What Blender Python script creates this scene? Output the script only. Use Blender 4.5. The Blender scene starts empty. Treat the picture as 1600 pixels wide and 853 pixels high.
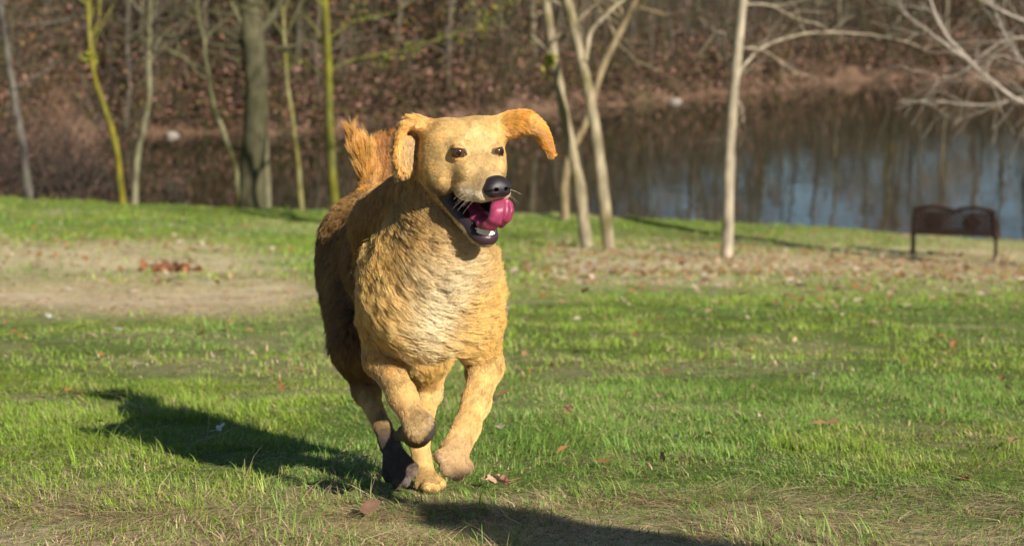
import bpy, math, random
import numpy as np
from mathutils import Vector, kdtree

# ---------------------------------------------------------------- camera, sky, sun, exposure
FPX, CX, CY = 3111.0, 800.0, 426.5           # focal length and centre in photograph pixels
PITCH = math.atan(486.5 / FPX)
CAMZ = 1.16
sc = bpy.context.scene
cd = bpy.data.cameras.new('camera'); cam = bpy.data.objects.new('camera', cd)
sc.collection.objects.link(cam); sc.camera = cam
cam.location = (0, 0, CAMZ); cam.rotation_euler = (math.pi / 2 - PITCH, 0, 0)
cd.sensor_width = 36.0; cd.lens = 70.0; cd.clip_start = 0.1; cd.clip_end = 1500
cd.dof.use_dof = True; cd.dof.focus_distance = 3.95; cd.dof.aperture_fstop = 5.6
SUN_EL = math.radians(28); SUN_AZ = (0.55, -0.835)       # horizontal direction towards the sun
w = bpy.data.worlds.new('World'); sc.world = w; w.use_nodes = True
nt = w.node_tree; bg = nt.nodes['Background']; sky = nt.nodes.new('ShaderNodeTexSky')
sky.sky_type = 'NISHITA'; sky.sun_disc = False; sky.sun_elevation = SUN_EL
sky.sun_rotation = math.atan2(SUN_AZ[0], SUN_AZ[1]); sky.air_density = 1.0; sky.dust_density = 0.2; sky.ozone_density = 3.0
nt.links.new(sky.outputs[0], bg.inputs[0]); bg.inputs[1].default_value = 0.05
sd = bpy.data.lights.new('sun', 'SUN'); sd.energy = 5.0; sd.angle = math.radians(0.6); sd.color = (1.0, 0.94, 0.84)
so = bpy.data.objects.new('sun', sd); sc.collection.objects.link(so)
sv = Vector((SUN_AZ[0] * math.cos(SUN_EL), SUN_AZ[1] * math.cos(SUN_EL), math.sin(SUN_EL))).normalized()
so.rotation_euler = sv.to_track_quat('Z', 'Y').to_euler(); so.location = (20, -25, 20)
sc.view_settings.view_transform = 'Standard'; sc.view_settings.look = 'None'
sc.view_settings.exposure = 0.72; sc.view_settings.gamma = 1.0
sc.cycles.max_bounces = 6; sc.cycles.diffuse_bounces = 3; sc.cycles.glossy_bounces = 3
sc.cycles.transparent_max_bounces = 8; sc.cycles.use_denoising = True
sc.render.hair_type = 'STRAND'
sc.cycles_curves.shape = 'THICK' if hasattr(sc, 'cycles_curves') else 'THICK'

# ---------------------------------------------------------------- helpers
rng = np.random.default_rng(7)
random.seed(7)
def unit(v):
    v = np.asarray(v, float); return v / (np.linalg.norm(v, axis=-1, keepdims=True) + 1e-12)
def P(px, py, D):
    """world point seen at photograph pixel (px, py), at world depth y = D"""
    s, c = math.sin(PITCH), math.cos(PITCH)
    a, b = (px - CX) / FPX, (CY - py) / FPX
    d = np.array([a, c + b * s, -s + b * c])
    return np.array([0, 0, CAMZ]) + d * (D / d[1])
def drop_at(py, D):
    return D * math.tan(PITCH + math.atan((py - CY) / FPX))

def new_obj(name, data, parent=None):
    o = bpy.data.objects.new(name, data); sc.collection.objects.link(o)
    if parent is not None: o.parent = parent
    return o
def tag(o, label=None, cat=None, group=None, kind=None):
    if label: o['label'] = label
    if cat: o['category'] = cat
    if group: o['group'] = group
    if kind: o['kind'] = kind
    return o
def mesh_np(name, V, F, mat=None, smooth=True, col=None, parent=None, colname='tint'):
    """V (n,3); F (m,3|4) int array, or a list of such arrays"""
    if not isinstance(F, list): F = [F]
    me = bpy.data.meshes.new(name)
    V = np.asarray(V, np.float32)
    me.vertices.add(len(V)); me.vertices.foreach_set('co', V.ravel())
    loops = np.concatenate([f.ravel() for f in F]).astype(np.int32)
    tot = np.concatenate([np.full(len(f), f.shape[1]) for f in F]).astype(np.int32)
    me.loops.add(len(loops)); me.loops.foreach_set('vertex_index', loops)
    me.polygons.add(len(tot))
    st = np.concatenate([[0], np.cumsum(tot)[:-1]]).astype(np.int32)
    me.polygons.foreach_set('loop_start', st)
    me.polygons.foreach_set('use_smooth', np.full(len(tot), smooth))
    me.update(calc_edges=True)
    if col is not None:
        a = me.attributes.new(colname, 'FLOAT_COLOR', 'POINT')
        c = np.ones((len(V), 4), np.float32); c[:, :3] = col
        a.data.foreach_set('color', c.ravel())
    if mat: me.materials.append(mat)
    return new_obj(name, me, parent)

def material(name, color=(.5, .5, .5), rough=.8, spec=.3, attr=None, noise=None, bump=None, trans=0.0, sub=None):
    """noise = (scale, dark factor, light factor, stretch xyz); bump = (scale, distance)"""
    m = bpy.data.materials.new(name); m.use_nodes = True
    n = m.node_tree.nodes; l = m.node_tree.links; b = n['Principled BSDF']
    b.inputs['Roughness'].default_value = rough; b.inputs['Specular IOR Level'].default_value = spec
    src = None
    if attr:
        a = n.new('ShaderNodeAttribute'); a.attribute_name = attr; src = a.outputs['Color']
    else:
        a = n.new('ShaderNodeRGB'); a.outputs[0].default_value = (*color, 1); src = a.outputs[0]
    if noise:
        tc = n.new('ShaderNodeTexCoord'); mp = n.new('ShaderNodeMapping'); l.new(tc.outputs['Object'], mp.inputs[0])
        mp.inputs['Scale'].default_value = noise[3] if len(noise) > 3 else (1, 1, 1)
        nz = n.new('ShaderNodeTexNoise'); nz.inputs['Scale'].default_value = noise[0]; nz.inputs['Detail'].default_value = 6
        l.new(mp.outputs[0], nz.inputs['Vector'])
        r = n.new('ShaderNodeMapRange'); l.new(nz.outputs['Fac'], r.inputs['Value'])
        r.inputs['From Min'].default_value = .3; r.inputs['From Max'].default_value = .7
        r.inputs['To Min'].default_value = noise[1]; r.inputs['To Max'].default_value = noise[2]
        mx = n.new('ShaderNodeVectorMath'); mx.operation = 'SCALE'
        l.new(src, mx.inputs[0]); l.new(r.outputs[0], mx.inputs['Scale']); src = mx.outputs[0]
    l.new(src, b.inputs['Base Color'])
    if bump:
        tc = n.new('ShaderNodeTexCoord'); nz = n.new('ShaderNodeTexNoise'); nz.inputs['Scale'].default_value = bump[0]
        nz.inputs['Detail'].default_value = 5; l.new(tc.outputs['Object'], nz.inputs['Vector'])
        bp = n.new('ShaderNodeBump'); bp.inputs['Distance'].default_value = bump[1]; bp.inputs['Strength'].default_value = 1
        l.new(nz.outputs['Fac'], bp.inputs['Height']); l.new(bp.outputs[0], b.inputs['Normal'])
    if trans:
        out = n['Material Output']; tr = n.new('ShaderNodeBsdfTranslucent'); mix = n.new('ShaderNodeMixShader')
        l.new(src, tr.inputs['Color']); mix.inputs[0].default_value = trans
        l.new(b.outputs[0], mix.inputs[1]); l.new(tr.outputs[0], mix.inputs[2]); l.new(mix.outputs[0], out.inputs['Surface'])
    return m
def add_bsdf_out(m, s): m.node_tree.links.new(s, m.node_tree.nodes['Material Output'].inputs['Surface'])

def vnoise(p, scale, seed=0):
    """smooth value noise at points p (n,2|3), 0..1"""
    p = np.asarray(p, float) * scale
    d = p.shape[1]; i = np.floor(p).astype(np.int64); f = p - i; f = f * f * (3 - 2 * f)
    out = np.zeros(len(p))
    for c in range(2 ** d):
        o = np.array([(c >> k) & 1 for k in range(d)]); q = i + o
        h = (q[:, 0] * 374761393 + q[:, 1] * 668265263 + (q[:, 2] * 2147483647 if d > 2 else 0) + seed * 1274126177) & 0xffffffff
        h = ((h ^ (h >> 13)) * 1274126177) & 0xffffffff; h = (h ^ (h >> 16)) & 0xffffff
        wgt = np.prod(np.where(o, f, 1 - f), axis=1); out += wgt * h / 0xffffff
    return out
# ---------------------------------------------------------------- ground levels (heights as functions of x, y)
WATER = CAMZ - 5.13
def sm(a, b, x): t = np.clip((x - a) / (b - a), 0, 1); return t * t * (3 - 2 * t)
def lawn_z(x, y):
    x = np.asarray(x, float); y = np.asarray(y, float)
    d = 1.16 + .1195 * (y - 4.3) - .0065 * np.clip(y - 28, 0, 8) ** 2
    tilt = .042 * x * sm(3, 34, y)
    z = CAMZ - d - tilt
    e = np.clip(y - EDGE(x), 0, None)                     # the bank falls to the pond
    z = z - .30 * e * sm(0, 2.5, e) - .1 * e
    b = vnoise(np.stack([x.ravel(), y.ravel()], 1), .35, 3).reshape(x.shape) - .5
    b2 = vnoise(np.stack([x.ravel(), y.ravel()], 1), 1.3, 5).reshape(x.shape) - .5
    return z + b * .10 * sm(6, 12, y) + b2 * .035 * sm(2, 7, y)
def EDGE(x): return 35.5 + .5 * np.sin(np.asarray(x) * .4 + 1) 
def ground_hit(px, py):
    """where the photograph's pixel meets the lawn"""
    D = np.linspace(3, 45, 4000); s, c = math.sin(PITCH), math.cos(PITCH)
    a, b = (px - CX) / FPX, (CY - py) / FPX; k = D / (c + b * s)
    x = a * k; z = CAMZ + (-s + b * c) * k; g = lawn_z(x, D); i = np.argmax(z < g)
    if not (z < g).any(): i = np.argmin(np.where(D < 36, z - g, 9))
    return np.array([x[i], D[i], g[i]])
def shore_px(px): return np.interp(px, [-500, 0, 100, 200, 450, 620, 830, 900, 1000, 1140, 1200, 1350, 1420, 1500, 1600, 2200], [300, 262, 235, 214, 207, 197, 180, 168, 160, 150, 141, 124, 128, 126, 118, 90])
_s = np.linspace(-600, 2300, 300); _D = 5.13 / np.tan(PITCH + np.arctan((shore_px(_s) - CY) / FPX)); _X = (_s - CX) / FPX * _D / math.cos(PITCH)
_o = np.argsort(_X)
def SHORE(x): return np.interp(x, _X[_o], _D[_o]) + .5 * np.sin(np.asarray(x) * 1.1) + .3 * np.sin(np.asarray(x) * 2.7)
def bank_z(x, y):
    x = np.asarray(x, float); y = np.asarray(y, float); e = y - SHORE(x)
    rise = .16 * sm(-5, 35, -x) + .105
    hmax = 3.8 + 1.9 * sm(26, 14, x) + 9 * sm(12, -12, x)
    z = WATER + np.where(e < 0, e * .3, 0) + .35 * sm(0, .8, e) + np.minimum(np.clip(e, 0, None) * rise * 1.4, hmax + .02 * np.clip(e, 0, 400))
    p = np.stack([x.ravel(), y.ravel()], 1)
    return z + ((vnoise(p, .25, 8) - .5) * .9 * sm(0, 4, e).ravel()).reshape(x.shape) + ((vnoise(p, 1.2, 9) - .5) * .35).reshape(x.shape) * sm(-.5, 1, e)
def sheet(name, xs, ys, zf, mat, kind='structure'):
    X, Y = np.meshgrid(xs, ys); Z = zf(X, Y); n, m = X.shape
    i = np.arange((n - 1) * (m - 1)); r, c = i // (m - 1), i % (m - 1); a = r * m + c
    o = mesh_np(name, np.stack([X.ravel(), Y.ravel(), Z.ravel()], 1), np.stack([a, a + 1, a + m + 1, a + m], 1), mat)
    o['kind'] = kind; return o

# ---- ground colours
def lawn_cover(x, y):
    """0 = green, 1 = straw / bare"""
    p = np.stack([x, y], 1)
    big = vnoise(p, .55, 21) * .5 + vnoise(p, 1.7, 22) * .3 + vnoise(p, 5, 23) * .2
    s = .06 + .9 * sm(.50, .74, big) * .30
    px = CX + x / np.maximum(y, 1) * FPX * .99
    # bare pale patch, straw at the very front, brown leafy ground towards the bank on the right
    py = CY + FPX * np.tan(np.arctan((CAMZ - lawn_z(x, y)) / np.maximum(y, 1)) - PITCH)
    n = (vnoise(p, .9, 31) - .5) * 60 + (vnoise(p, 3, 32) - .5) * 40
    bare = np.exp(-((py - 462 + n * .35) / 36) ** 2) * sm(560, 420, px + n) * sm(-200, 40, px)
    bare2 = .8 * np.exp(-((py - 405 + n * .4) / 28) ** 2) * sm(560, 300, px + n)
    front = .75 * sm(765, 835, py + n * 1.0)
    right = .78 * np.exp(-((py - 415 + n * .3) / 38) ** 2) * sm(760, 900, px + n)
    return np.clip(np.maximum.reduce([s, bare * 1.1, bare2, front, right]), 0, 1), px, py
def ground_material(name, cols, scales, rough=.95, bump=.02):
    m = bpy.data.materials.new(name); m.use_nodes = True; n = m.node_tree.nodes; l = m.node_tree.links; b = n['Principled BSDF']
    b.inputs['Roughness'].default_value = rough; b.inputs['Specular IOR Level'].default_value = .1
    g = n.new('ShaderNodeNewGeometry'); prev = None
    for i, (c, s) in enumerate(zip(cols, scales)):
        if i == 0:
            prev = n.new('ShaderNodeRGB'); prev.outputs[0].default_value = (*c, 1); prev = prev.outputs[0]; continue
        nz = n.new('ShaderNodeTexNoise'); nz.inputs['Scale'].default_value = s[0]; nz.inputs['Detail'].default_value = 8; nz.inputs['Roughness'].default_value = .65
        l.new(g.outputs['Position'], nz.inputs['Vector']); r = n.new('ShaderNodeMapRange')
        r.inputs['From Min'].default_value = s[1]; r.inputs['From Max'].default_value = s[2]; l.new(nz.outputs['Fac'], r.inputs['Value'])
        mx = n.new('ShaderNodeMix'); mx.data_type = 'RGBA'; l.new(r.outputs[0], mx.inputs[0]); l.new(prev, mx.inputs[6]); mx.inputs[7].default_value = (*c, 1); prev = mx.outputs[2]
    l.new(prev, b.inputs['Base Color'])
    nz = n.new('ShaderNodeTexNoise'); nz.inputs['Scale'].default_value = 9; nz.inputs['Detail'].default_value = 8; l.new(g.outputs['Position'], nz.inputs['Vector'])
    bp = n.new('ShaderNodeBump'); bp.inputs['Distance'].default_value = bump; l.new(nz.outputs['Fac'], bp.inputs['Height']); l.new(bp.outputs[0], b.inputs['Normal'])
    return m
def tinted(m):
    """multiply-in a per-point tint"""
    return m
xs = np.concatenate([np.linspace(-60, -14, 40), np.linspace(-13.8, 13.8, 240), np.linspace(14, 60, 40)])
ys = np.concatenate([np.linspace(-12, 1.8, 30), np.linspace(2, 12, 200), np.linspace(12.1, 40, 230), np.linspace(40.2, 60, 40)])
m_lawn = material('lawn_soil', attr='tint', rough=.95, spec=.1, noise=(14, .75, 1.25), bump=(25, .012))
lawn = sheet('lawn', xs, ys, lawn_z, m_lawn)
co = np.empty(len(lawn.data.vertices) * 3, np.float32); lawn.data.vertices.foreach_get('co', co); co = co.reshape(-1, 3)
cv, _, _ = lawn_cover(co[:, 0], co[:, 1])
tc = np.array([.10, .15, .018]) * (1 - cv[:, None]) + np.array([.56, .44, .27]) * cv[:, None]
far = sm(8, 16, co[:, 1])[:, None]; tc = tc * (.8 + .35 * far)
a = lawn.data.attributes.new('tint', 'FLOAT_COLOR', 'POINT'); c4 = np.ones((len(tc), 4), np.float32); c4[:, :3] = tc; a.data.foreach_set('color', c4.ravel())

xs = np.concatenate([np.linspace(-220, -50, 30), np.linspace(-49, 49, 200), np.linspace(50, 220, 30)])
ys = np.concatenate([np.linspace(38, 120, 170), np.linspace(121, 320, 50)])
m_bank = ground_material('leaf_litter_soil', [(.11, .066, .042), (.19, .115, .075), (.055, .04, .025), (.08, .07, .03)], [None, (1.2, .45, .6), (.5, .52, .66), (.25, .60, .75)], bump=.12)
sheet('far_bank', xs, ys, bank_z, m_bank)
# pond: still dark water with the faintest ripples
m_water = bpy.data.materials.new('pond_water'); m_water.use_nodes = True
n_ = m_water.node_tree.nodes; l_ = m_water.node_tree.links; b_ = n_['Principled BSDF']
b_.inputs['Base Color'].default_value = (.018, .020, .010, 1); b_.inputs['Roughness'].default_value = .035; b_.inputs['IOR'].default_value = 1.33; b_.inputs['Specular IOR Level'].default_value = 1.0
tc_ = n_.new('ShaderNodeTexCoord'); mp_ = n_.new('ShaderNodeMapping'); mp_.inputs['Scale'].default_value = (1.0, .55, 1); l_.new(tc_.outputs['Object'], mp_.inputs[0])
nz_ = n_.new('ShaderNodeTexNoise'); nz_.inputs['Scale'].default_value = 1.6; nz_.inputs['Detail'].default_value = 3; l_.new(mp_.outputs[0], nz_.inputs[0])
bp_ = n_.new('ShaderNodeBump'); bp_.inputs['Distance'].default_value = .012; bp_.inputs['Strength'].default_value = .5; l_.new(nz_.outputs['Fac'], bp_.inputs['Height']); l_.new(bp_.outputs[0], b_.inputs['Normal'])
sheet('pond', np.linspace(-220, 220, 3), np.linspace(36, 330, 3), lambda x, y: x * 0 + WATER, m_water)

# ---------------------------------------------------------------- branches and trees
def tube(pts, rad, seg=6):
    pts = np.asarray(pts, float); n = len(pts); t = unit(np.gradient(pts, axis=0))
    ref = np.array([.3, 1, .2]); u = unit(np.cross(t, ref)); v = np.cross(t, u)
    a = np.linspace(0, 2 * np.pi, seg, endpoint=False)
    V = pts[:, None] + (u[:, None] * np.cos(a)[None, :, None] + v[:, None] * np.sin(a)[None, :, None]) * np.asarray(rad)[:, None, None]
    i = np.arange((n - 1) * seg); r, c = i // seg, i % seg; c2 = (c + 1) % seg
    return V.reshape(-1, 3), np.stack([r * seg + c, r * seg + c2, (r + 1) * seg + c2, (r + 1) * seg + c], 1)
class Soup:
    def __init__(s): s.V, s.F, s.C, s.n = [], {3: [], 4: []}, [], 0
    def add(s, V, F, col=None):
        s.V.append(V); s.F[F.shape[1]].append(F + s.n); s.n += len(V)
        s.C.append(np.broadcast_to(np.array(col if col is not None else (1, 1, 1), float), (len(V), 3)))
    def obj(s, name, mat, parent=None, smooth=True):
        return mesh_np(name, np.concatenate(s.V), [np.concatenate(f) for f in s.F.values() if f], mat, smooth, np.concatenate(s.C), parent)
def wobble(a, b, n, amp, R, sag=0):
    t = np.linspace(0, 1, n)[:, None]; L = np.linalg.norm(np.subtract(b, a)); p = np.asarray(a) * (1 - t) + np.asarray(b) * t
    w_ = np.cumsum(R.normal(0, 1, (n, 3)), 0); w_ -= w_[0] + t * (w_[-1] - w_[0]); p = p + w_ * amp * L / n ** .5
    p[:, 2] -= sag * L * np.sin(t[:, 0] * np.pi); return p
def grow(soup, a, d, L, r, depth, R, col, spread=.6, up=.25, n_kids=4, twig=.004, leaves=None):
    b = np.asarray(a) + unit(d) * L; pts = wobble(a, b, 7 if depth > 0 else 5, .07, R)
    rr_ = np.linspace(r, max(r * .35, twig), len(pts)); V, F = tube(pts, rr_, 6 if depth > 1 else (4 if depth > 0 else 3)); soup.add(V, F, np.array(col) * R.uniform(.8, 1.15))
    if leaves is not None and depth == 0: leaves.append(pts[-1]); leaves.append(pts[2])
    if depth == 0: return
    for k in range(n_kids):
        t = R.uniform(.3, 1); i = min(int(t * (len(pts) - 1)), len(pts) - 2); q = pts[i] * (1 - (t * (len(pts) - 1) - i)) + pts[i + 1] * (t * (len(pts) - 1) - i)
        nd = unit(d) + R.normal(0, spread, 3) + np.array([0, 0, up]); grow(soup, q, nd, L * R.uniform(.45, .7), r * (1 - t * .5) * .5, depth - 1, R, col, spread, up, n_kids, twig, leaves)
def leaf_cards(soup, centres, size, R, cols, jitter):
    c = np.repeat(centres, 1, axis=0) + R.normal(0, jitter, (len(centres), 3)); m = len(c)
    u = unit(R.normal(0, 1, (m, 3))); v = unit(np.cross(u, R.normal(0, 1, (m, 3)))); s = size * R.uniform(.6, 1.3, (m, 1))
    w_ = np.cross(u, v) * .25
    V = np.stack([c - u * s, c + v * s * .6 + w_ * s, c + u * s, c - v * s * .6 + w_ * s], 1).reshape(-1, 3)
    F = np.arange(4 * m).reshape(m, 4); k = R.integers(0, len(cols), m); C_ = np.repeat(np.array(cols)[k] * R.uniform(.7, 1.25, (m, 1)), 4, axis=0)
    soup.add(V, F, (1, 1, 1)); soup.C[-1] = C_
m_bark = material('bark', attr='tint', rough=.9, spec=.15, noise=(9, .55, 1.35, (1, 1, .35)), bump=(30, .008))
m_leaf = material('dead_leaf', attr='tint', rough=.7, spec=.2, trans=.35)
GREYB, TAN, MOSS, DARKB = (.20, .165, .12), (.42, .345, .22), (.26, .27, .04), (.07, .055, .04)

def slim_tree(path, r0, r1, col, label, group=None, limbs=(), moss=None, crown=True, seed=0, top=3.0, knob=None, spray=()):
    """path: photograph pixels from base up; limbs: (pixel path, r0, r1)"""
    col = np.array(col) * .62; moss = (np.array(moss[0]) * [.38, .35, .5], moss[1]) if moss else None
    R = np.random.default_rng(seed + 100); base = ground_hit(*path[0]) if path[0][1] > 250 else None
    D = base[1]; o = new_obj('tree', None); o.location = tuple(base); tag(o, label, 'tree', group)
    pts = [base - [0, 0, .25]] + [P(x, y, D + (R.uniform(-.1, .1))) for x, y in path[1:]]
    ctrl = np.array(pts); tt = np.linspace(0, len(ctrl) - 1, 10 * (len(ctrl) - 1) + 1)
    P_, _ = spline(list(ctrl), [1] * len(ctrl), 8); P_ = np.array(P_) + np.cumsum(R.normal(0, .0035, (len(P_), 3)), 0) * .6
    last = P_[-1]; dirn = unit(P_[-1] - P_[-5])
    ext = wobble(last, last + unit(dirn + [0, 0, .5]) * top, 9, .05, R)[1:]; P_ = np.concatenate([P_, ext])
    h = np.linspace(0, 1, len(P_)); rad = r0 * (1 - h) + r1 * h + r0 * .45 * np.exp(-h * 40); rad = rad * (1 + (.05 * np.sin(np.arange(len(P_)) * .9 + seed) + R.normal(0, .03, len(P_))) * min(1, .09 / r0))
    s = Soup(); V, F = tube(P_, rad, 10); s.add(V, F); cc = np.broadcast_to(np.array(col), (len(V), 3)).copy()
    if moss is not None:
        mz = vnoise(V, 2.2, seed) * .6 + vnoise(V, 14, seed + 1) * .4; k = sm(moss[1], moss[1] + .18, mz)[:, None]; cc = cc * (1 - k) + np.array(moss[0]) * k
    s.C[-1] = cc * (.8 + .4 * vnoise(V, 14, seed + 5))[:, None]
    s.V[-1] = s.V[-1] - base; s.obj('trunk', m_bark, o)
    cr = Soup()
    for lp, a, b in limbs:
        a, b = a * .8, b * .7
        q = np.array([P(x, y, D + .15 * i) for i, (x, y) in enumerate(lp)]); q, _ = spline(list(q), [1] * len(q), 6); q = np.array(q) + np.cumsum(R.normal(0, .004, (len(q), 3)), 0)
        V, F = tube(q - base, np.linspace(a, b, len(q)), 6); cr.add(V, F, np.array(col) * .95)
        for i in range(3, len(q), 4): grow(cr, q[i] - base, unit(q[min(i + 1, len(q) - 1)] - q[i - 1]) + R.normal(0, .6, 3), .5, .008, 1, R, np.array(col) * .9, n_kids=2, twig=.003)
    if crown:
        for k in range(10):
            i = len(P_) - 1 - int(R.uniform(0, .28) * len(P_)); grow(cr, P_[i] - base, np.array([R.normal(0, .7), R.normal(0, .7), .7]), R.uniform(.8, 1.6), r1 * .8, 2, R, np.array(col) * .85, n_kids=3)
    if cr.V: cr.obj('crown', m_bark, o)
    if spray:
        sk = Soup(); c = np.concatenate([(P(a_, b_, D) - base) + R.normal(0, 1, (26, 3)) * [.16, .12, .09] for a_, b_ in spray]); leaf_cards(sk, c, .035, R, [(.22, .26, .03), (.28, .27, .05)], .03); sk.obj('leaves', m_leaf, o, False)
    if knob:
        sk = Soup(); c = P(*knob, D) - base; leaf_cards(sk, np.repeat(c[None], 60, 0), .05, R, [(.30, .36, .04), (.36, .34, .05)], .055); sk.obj('moss_clump', m_leaf, o, False)
    return o
def spline(pts, r, n=4):
    pts = np.array(pts); r = np.array(r); T = np.linspace(0, len(pts) - 1, (len(pts) - 1) * n + 1); P_, R_ = [], []
    for t in T:
        i = min(int(t), len(pts) - 2); u = t - i; a, b, c, e = pts[max(i - 1, 0)], pts[i], pts[i + 1], pts[min(i + 2, len(pts) - 1)]
        P_.append(.5 * (2 * b + (c - a) * u + (2 * a - 5 * b + 4 * c - e) * u * u + (3 * b - a - 3 * c + e) * u ** 3)); R_.append(np.interp(t, range(len(r)), r))
    return P_, R_

slim_tree([(920, 387), (905, 290), (884, 190), (868, 100), (850, -30)], .095, .05, TAN, 'pale slim tree with a mossy yellow-green knob where its branch leaves the trunk', None,
          [([(862, 90), (835, 62), (800, 48), (760, 40)], .035, .012), ([(866, 60), (890, 42), (900, 22)], .02, .008)], moss=((.36, .33, .07), .5), seed=1, knob=(862, 94))
slim_tree([(955, 392), (940, 290), (925, 180), (907, 90), (880, -25)], .095, .05, TAN, 'forked pale tree crossed by a thinner leaning trunk, right of the mossy-knobbed tree', None,
          [([(914, 95), (922, 50), (945, 22), (980, -10)], .05, .035), ([(948, 22), (960, 60), (985, 90)], .015, .006), ([(897, 40), (915, 20), (930, 5)], .02, .01)], moss=((.33, .30, .08), .55), seed=2)
slim_tree([(883, 343), (882, 285), (893, 235), (915, 190), (940, 110), (968, 50), (1000, -15)], .085, .05, (.36, .27, .15), 'thin tan trunk bending to the right behind the two pale trunks', None,
          [([(985, 10), (1010, 15), (1040, 25)], .03, .012)], seed=3)
slim_tree([(1135, 402), (1138, 300), (1141, 200), (1148, 110), (1162, -25)], .08, .055, (.50, .42, .30), 'straight pale sapling trunk standing alone between the forked tree and the bench', None,
          [([(1146, 135), (1165, 100), (1200, 70), (1250, 55), (1310, 52), (1400, 62), (1450, 80)], .035, .010), ([(1145, 70), (1120, 50), (1090, 85)], .018, .006),
           ([(1152, 75), (1190, 80), (1225, 105), (1245, 120)], .016, .006), ([(1158, 8), (1200, 5), (1240, 25), (1290, 40)], .02, .008), ([(1143, 150), (1160, 165), (1165, 190)], .01, .005)], moss=((.36, .33, .10), .62), seed=4)
slim_tree([(192, 303), (183, 235), (163, 165), (146, 108), (140, 40)], .062, .030, (.30, .27, .06), 'crooked yellow-mossed tree on the lawn edge with a lime tuft on it', None,
          [([(146, 105), (150, 60), (175, 10)], .03, .012)], moss=((.42, .38, .03), .35), seed=5, knob=(140, 90))
slim_tree([(209, 308), (214, 250), (226, 195), (234, 150), (232, 100), (236, -10)], .066, .032, (.28, .25, .15), 'grey-green slim tree leaning beside the crooked yellow-mossed tree', None,
          [([(233, 110), (250, 60), (290, 30)], .025, .01)], moss=((.28, .27, .06), .55), seed=6)
slim_tree([(393, 323), (396, 250), (402, 170), (400, 100), (392, 20), (385, -60)], .24, .18, (.13, .115, .065), 'thick old tree with dark furrowed trunk at the lawn edge', None,
          [([(398, 90), (370, 60), (340, 50), (290, 62), (230, 58), (180, 70)], .08, .015), ([(396, 75), (340, 72), (280, 55), (225, 66), (200, 90)], .04, .01), ([(398, 45), (340, 20), (290, 25), (240, 5)], .05, .012), ([(400, 60), (440, 75), (500, 62), (560, 80)], .05, .012), ([(395, 60), (430, 20), (450, -20)], .12, .08), ([(400, 110), (352, 88), (300, 78)], .05, .02)], moss=((.17, .17, .06), .5), seed=7, top=5)
slim_tree([(420, 325), (415, 250), (410, 160), (405, 90), (385, 50), (360, 5), (350, -30)], .070, .035, (.24, .22, .13), 'slim grey trunk standing just in front of the thick old tree', None, moss=((.25, .24, .06), .6), seed=8)
slim_tree([(378, 318), (368, 265), (352, 215), (334, 165), (325, 110)], .06, .028, (.24, .22, .12), 'thin trunk leaning left away from the foot of the thick old tree', None, moss=((.28, .26, .06), .5), seed=9, top=2)
slim_tree([(473, 327), (466, 255), (458, 190), (450, 130), (445, 60)], .052, .028, (.30, .27, .12), 'very slim yellowish trunk between the thick old tree and the dog', None, moss=((.38, .35, .05), .45), seed=10)
slim_tree([(526, 328), (518, 250), (514, 170), (512, 90), (506, -20)], .085, .055, (.20, .19, .05), 'moss-yellow trunk just left of the dog tail', None,
          [([(512, 80), (490, 40), (470, 20)], .035, .015), ([(514, 112), (560, 92), (640, 78), (700, 58), (765, 35)], .035, .012), ([(515, 60), (560, 30), (610, 20), (660, -10)], .03, .012), ([(514, 130), (480, 100), (455, 92)], .02, .008)], moss=((.34, .34, .03), .38), seed=11, spray=[(740, 22), (760, 45), (600, 92), (565, 22), (455, 95), (700, 60), (790, 12), (640, 78)])
slim_tree([(47, 298), (36, 230), (22, 150), (10, 70), (0, -10)], .085, .045, (.17, .15, .12), 'leaning grey trunk nearest the left end of the lawn edge', None,
          [([(20, 140), (60, 120), (90, 100)], .03, .01), ([(40, 40), (100, 32), (140, 10)], .03, .012)], moss=((.12, .10, .07), .5), seed=12)

# bare pale boughs reaching in over the pond from a tree standing outside the picture on the right
def over_tree():
    R = np.random.default_rng(77); D = 27.0; base = np.array([P(1712, 300, D)[0], D, 0]); base[2] = lawn_z(np.array([base[0]]), np.array([D]))[0]
    o = new_obj('tree', None); o.location = tuple(base); tag(o, 'bare tree whose pale drooping boughs reach in over the pond above the bench', 'tree')
    top = P(1728, -330, D); s = Soup(); tr = wobble(base - [0, 0, .3], top, 14, .03, R); V, F = tube(tr - base, np.linspace(.32, .14, 14), 10); s.add(V, F, (.2, .18, .14)); s.obj('trunk', m_bark, o)
    c = Soup()
    for lp, a, b in (([(1715, 165), (1650, 172), (1584, 155), (1512, 93), (1470, 40), (1445, -30)], .040, .014), ([(1712, 140), (1650, 130), (1600, 98), (1568, 52), (1535, -20)], .032, .012), ([(1712, 125), (1665, 132), (1600, 150), (1532, 165), (1445, 158)], .026, .007),
                     ([(1512, 93), (1465, 60), (1405, 12)], .018, .006), ([(1712, 60), (1650, 48), (1590, 25), (1530, -8)], .036, .012), ([(1712, 85), (1640, 62), (1570, 64), (1500, 112), (1465, 118)], .020, .006), ([(1600, 98), (1555, 88), (1530, 120), (1500, 128)], .012, .005)):
        q, _ = spline([P(x, y, D + .1 * i) for i, (x, y) in enumerate(lp)], [1] * len(lp), 8); q = np.array(q) + np.cumsum(R.normal(0, .004, (len(q), 3)), 0)
        V, F = tube(q - base, np.linspace(a, b, len(q)), 6); c.add(V, F, (.34, .29, .24))
        for i in range(4, len(q), 3): grow(c, q[i] - base, unit(q[min(i + 1, len(q) - 1)] - q[i - 1]) + R.normal(0, .5, 3), R.uniform(.4, .9), .008, 1, R, (.30, .26, .21), n_kids=3, twig=.004, up=0)
    c.obj('crown', m_bark, o)
over_tree()

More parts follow.
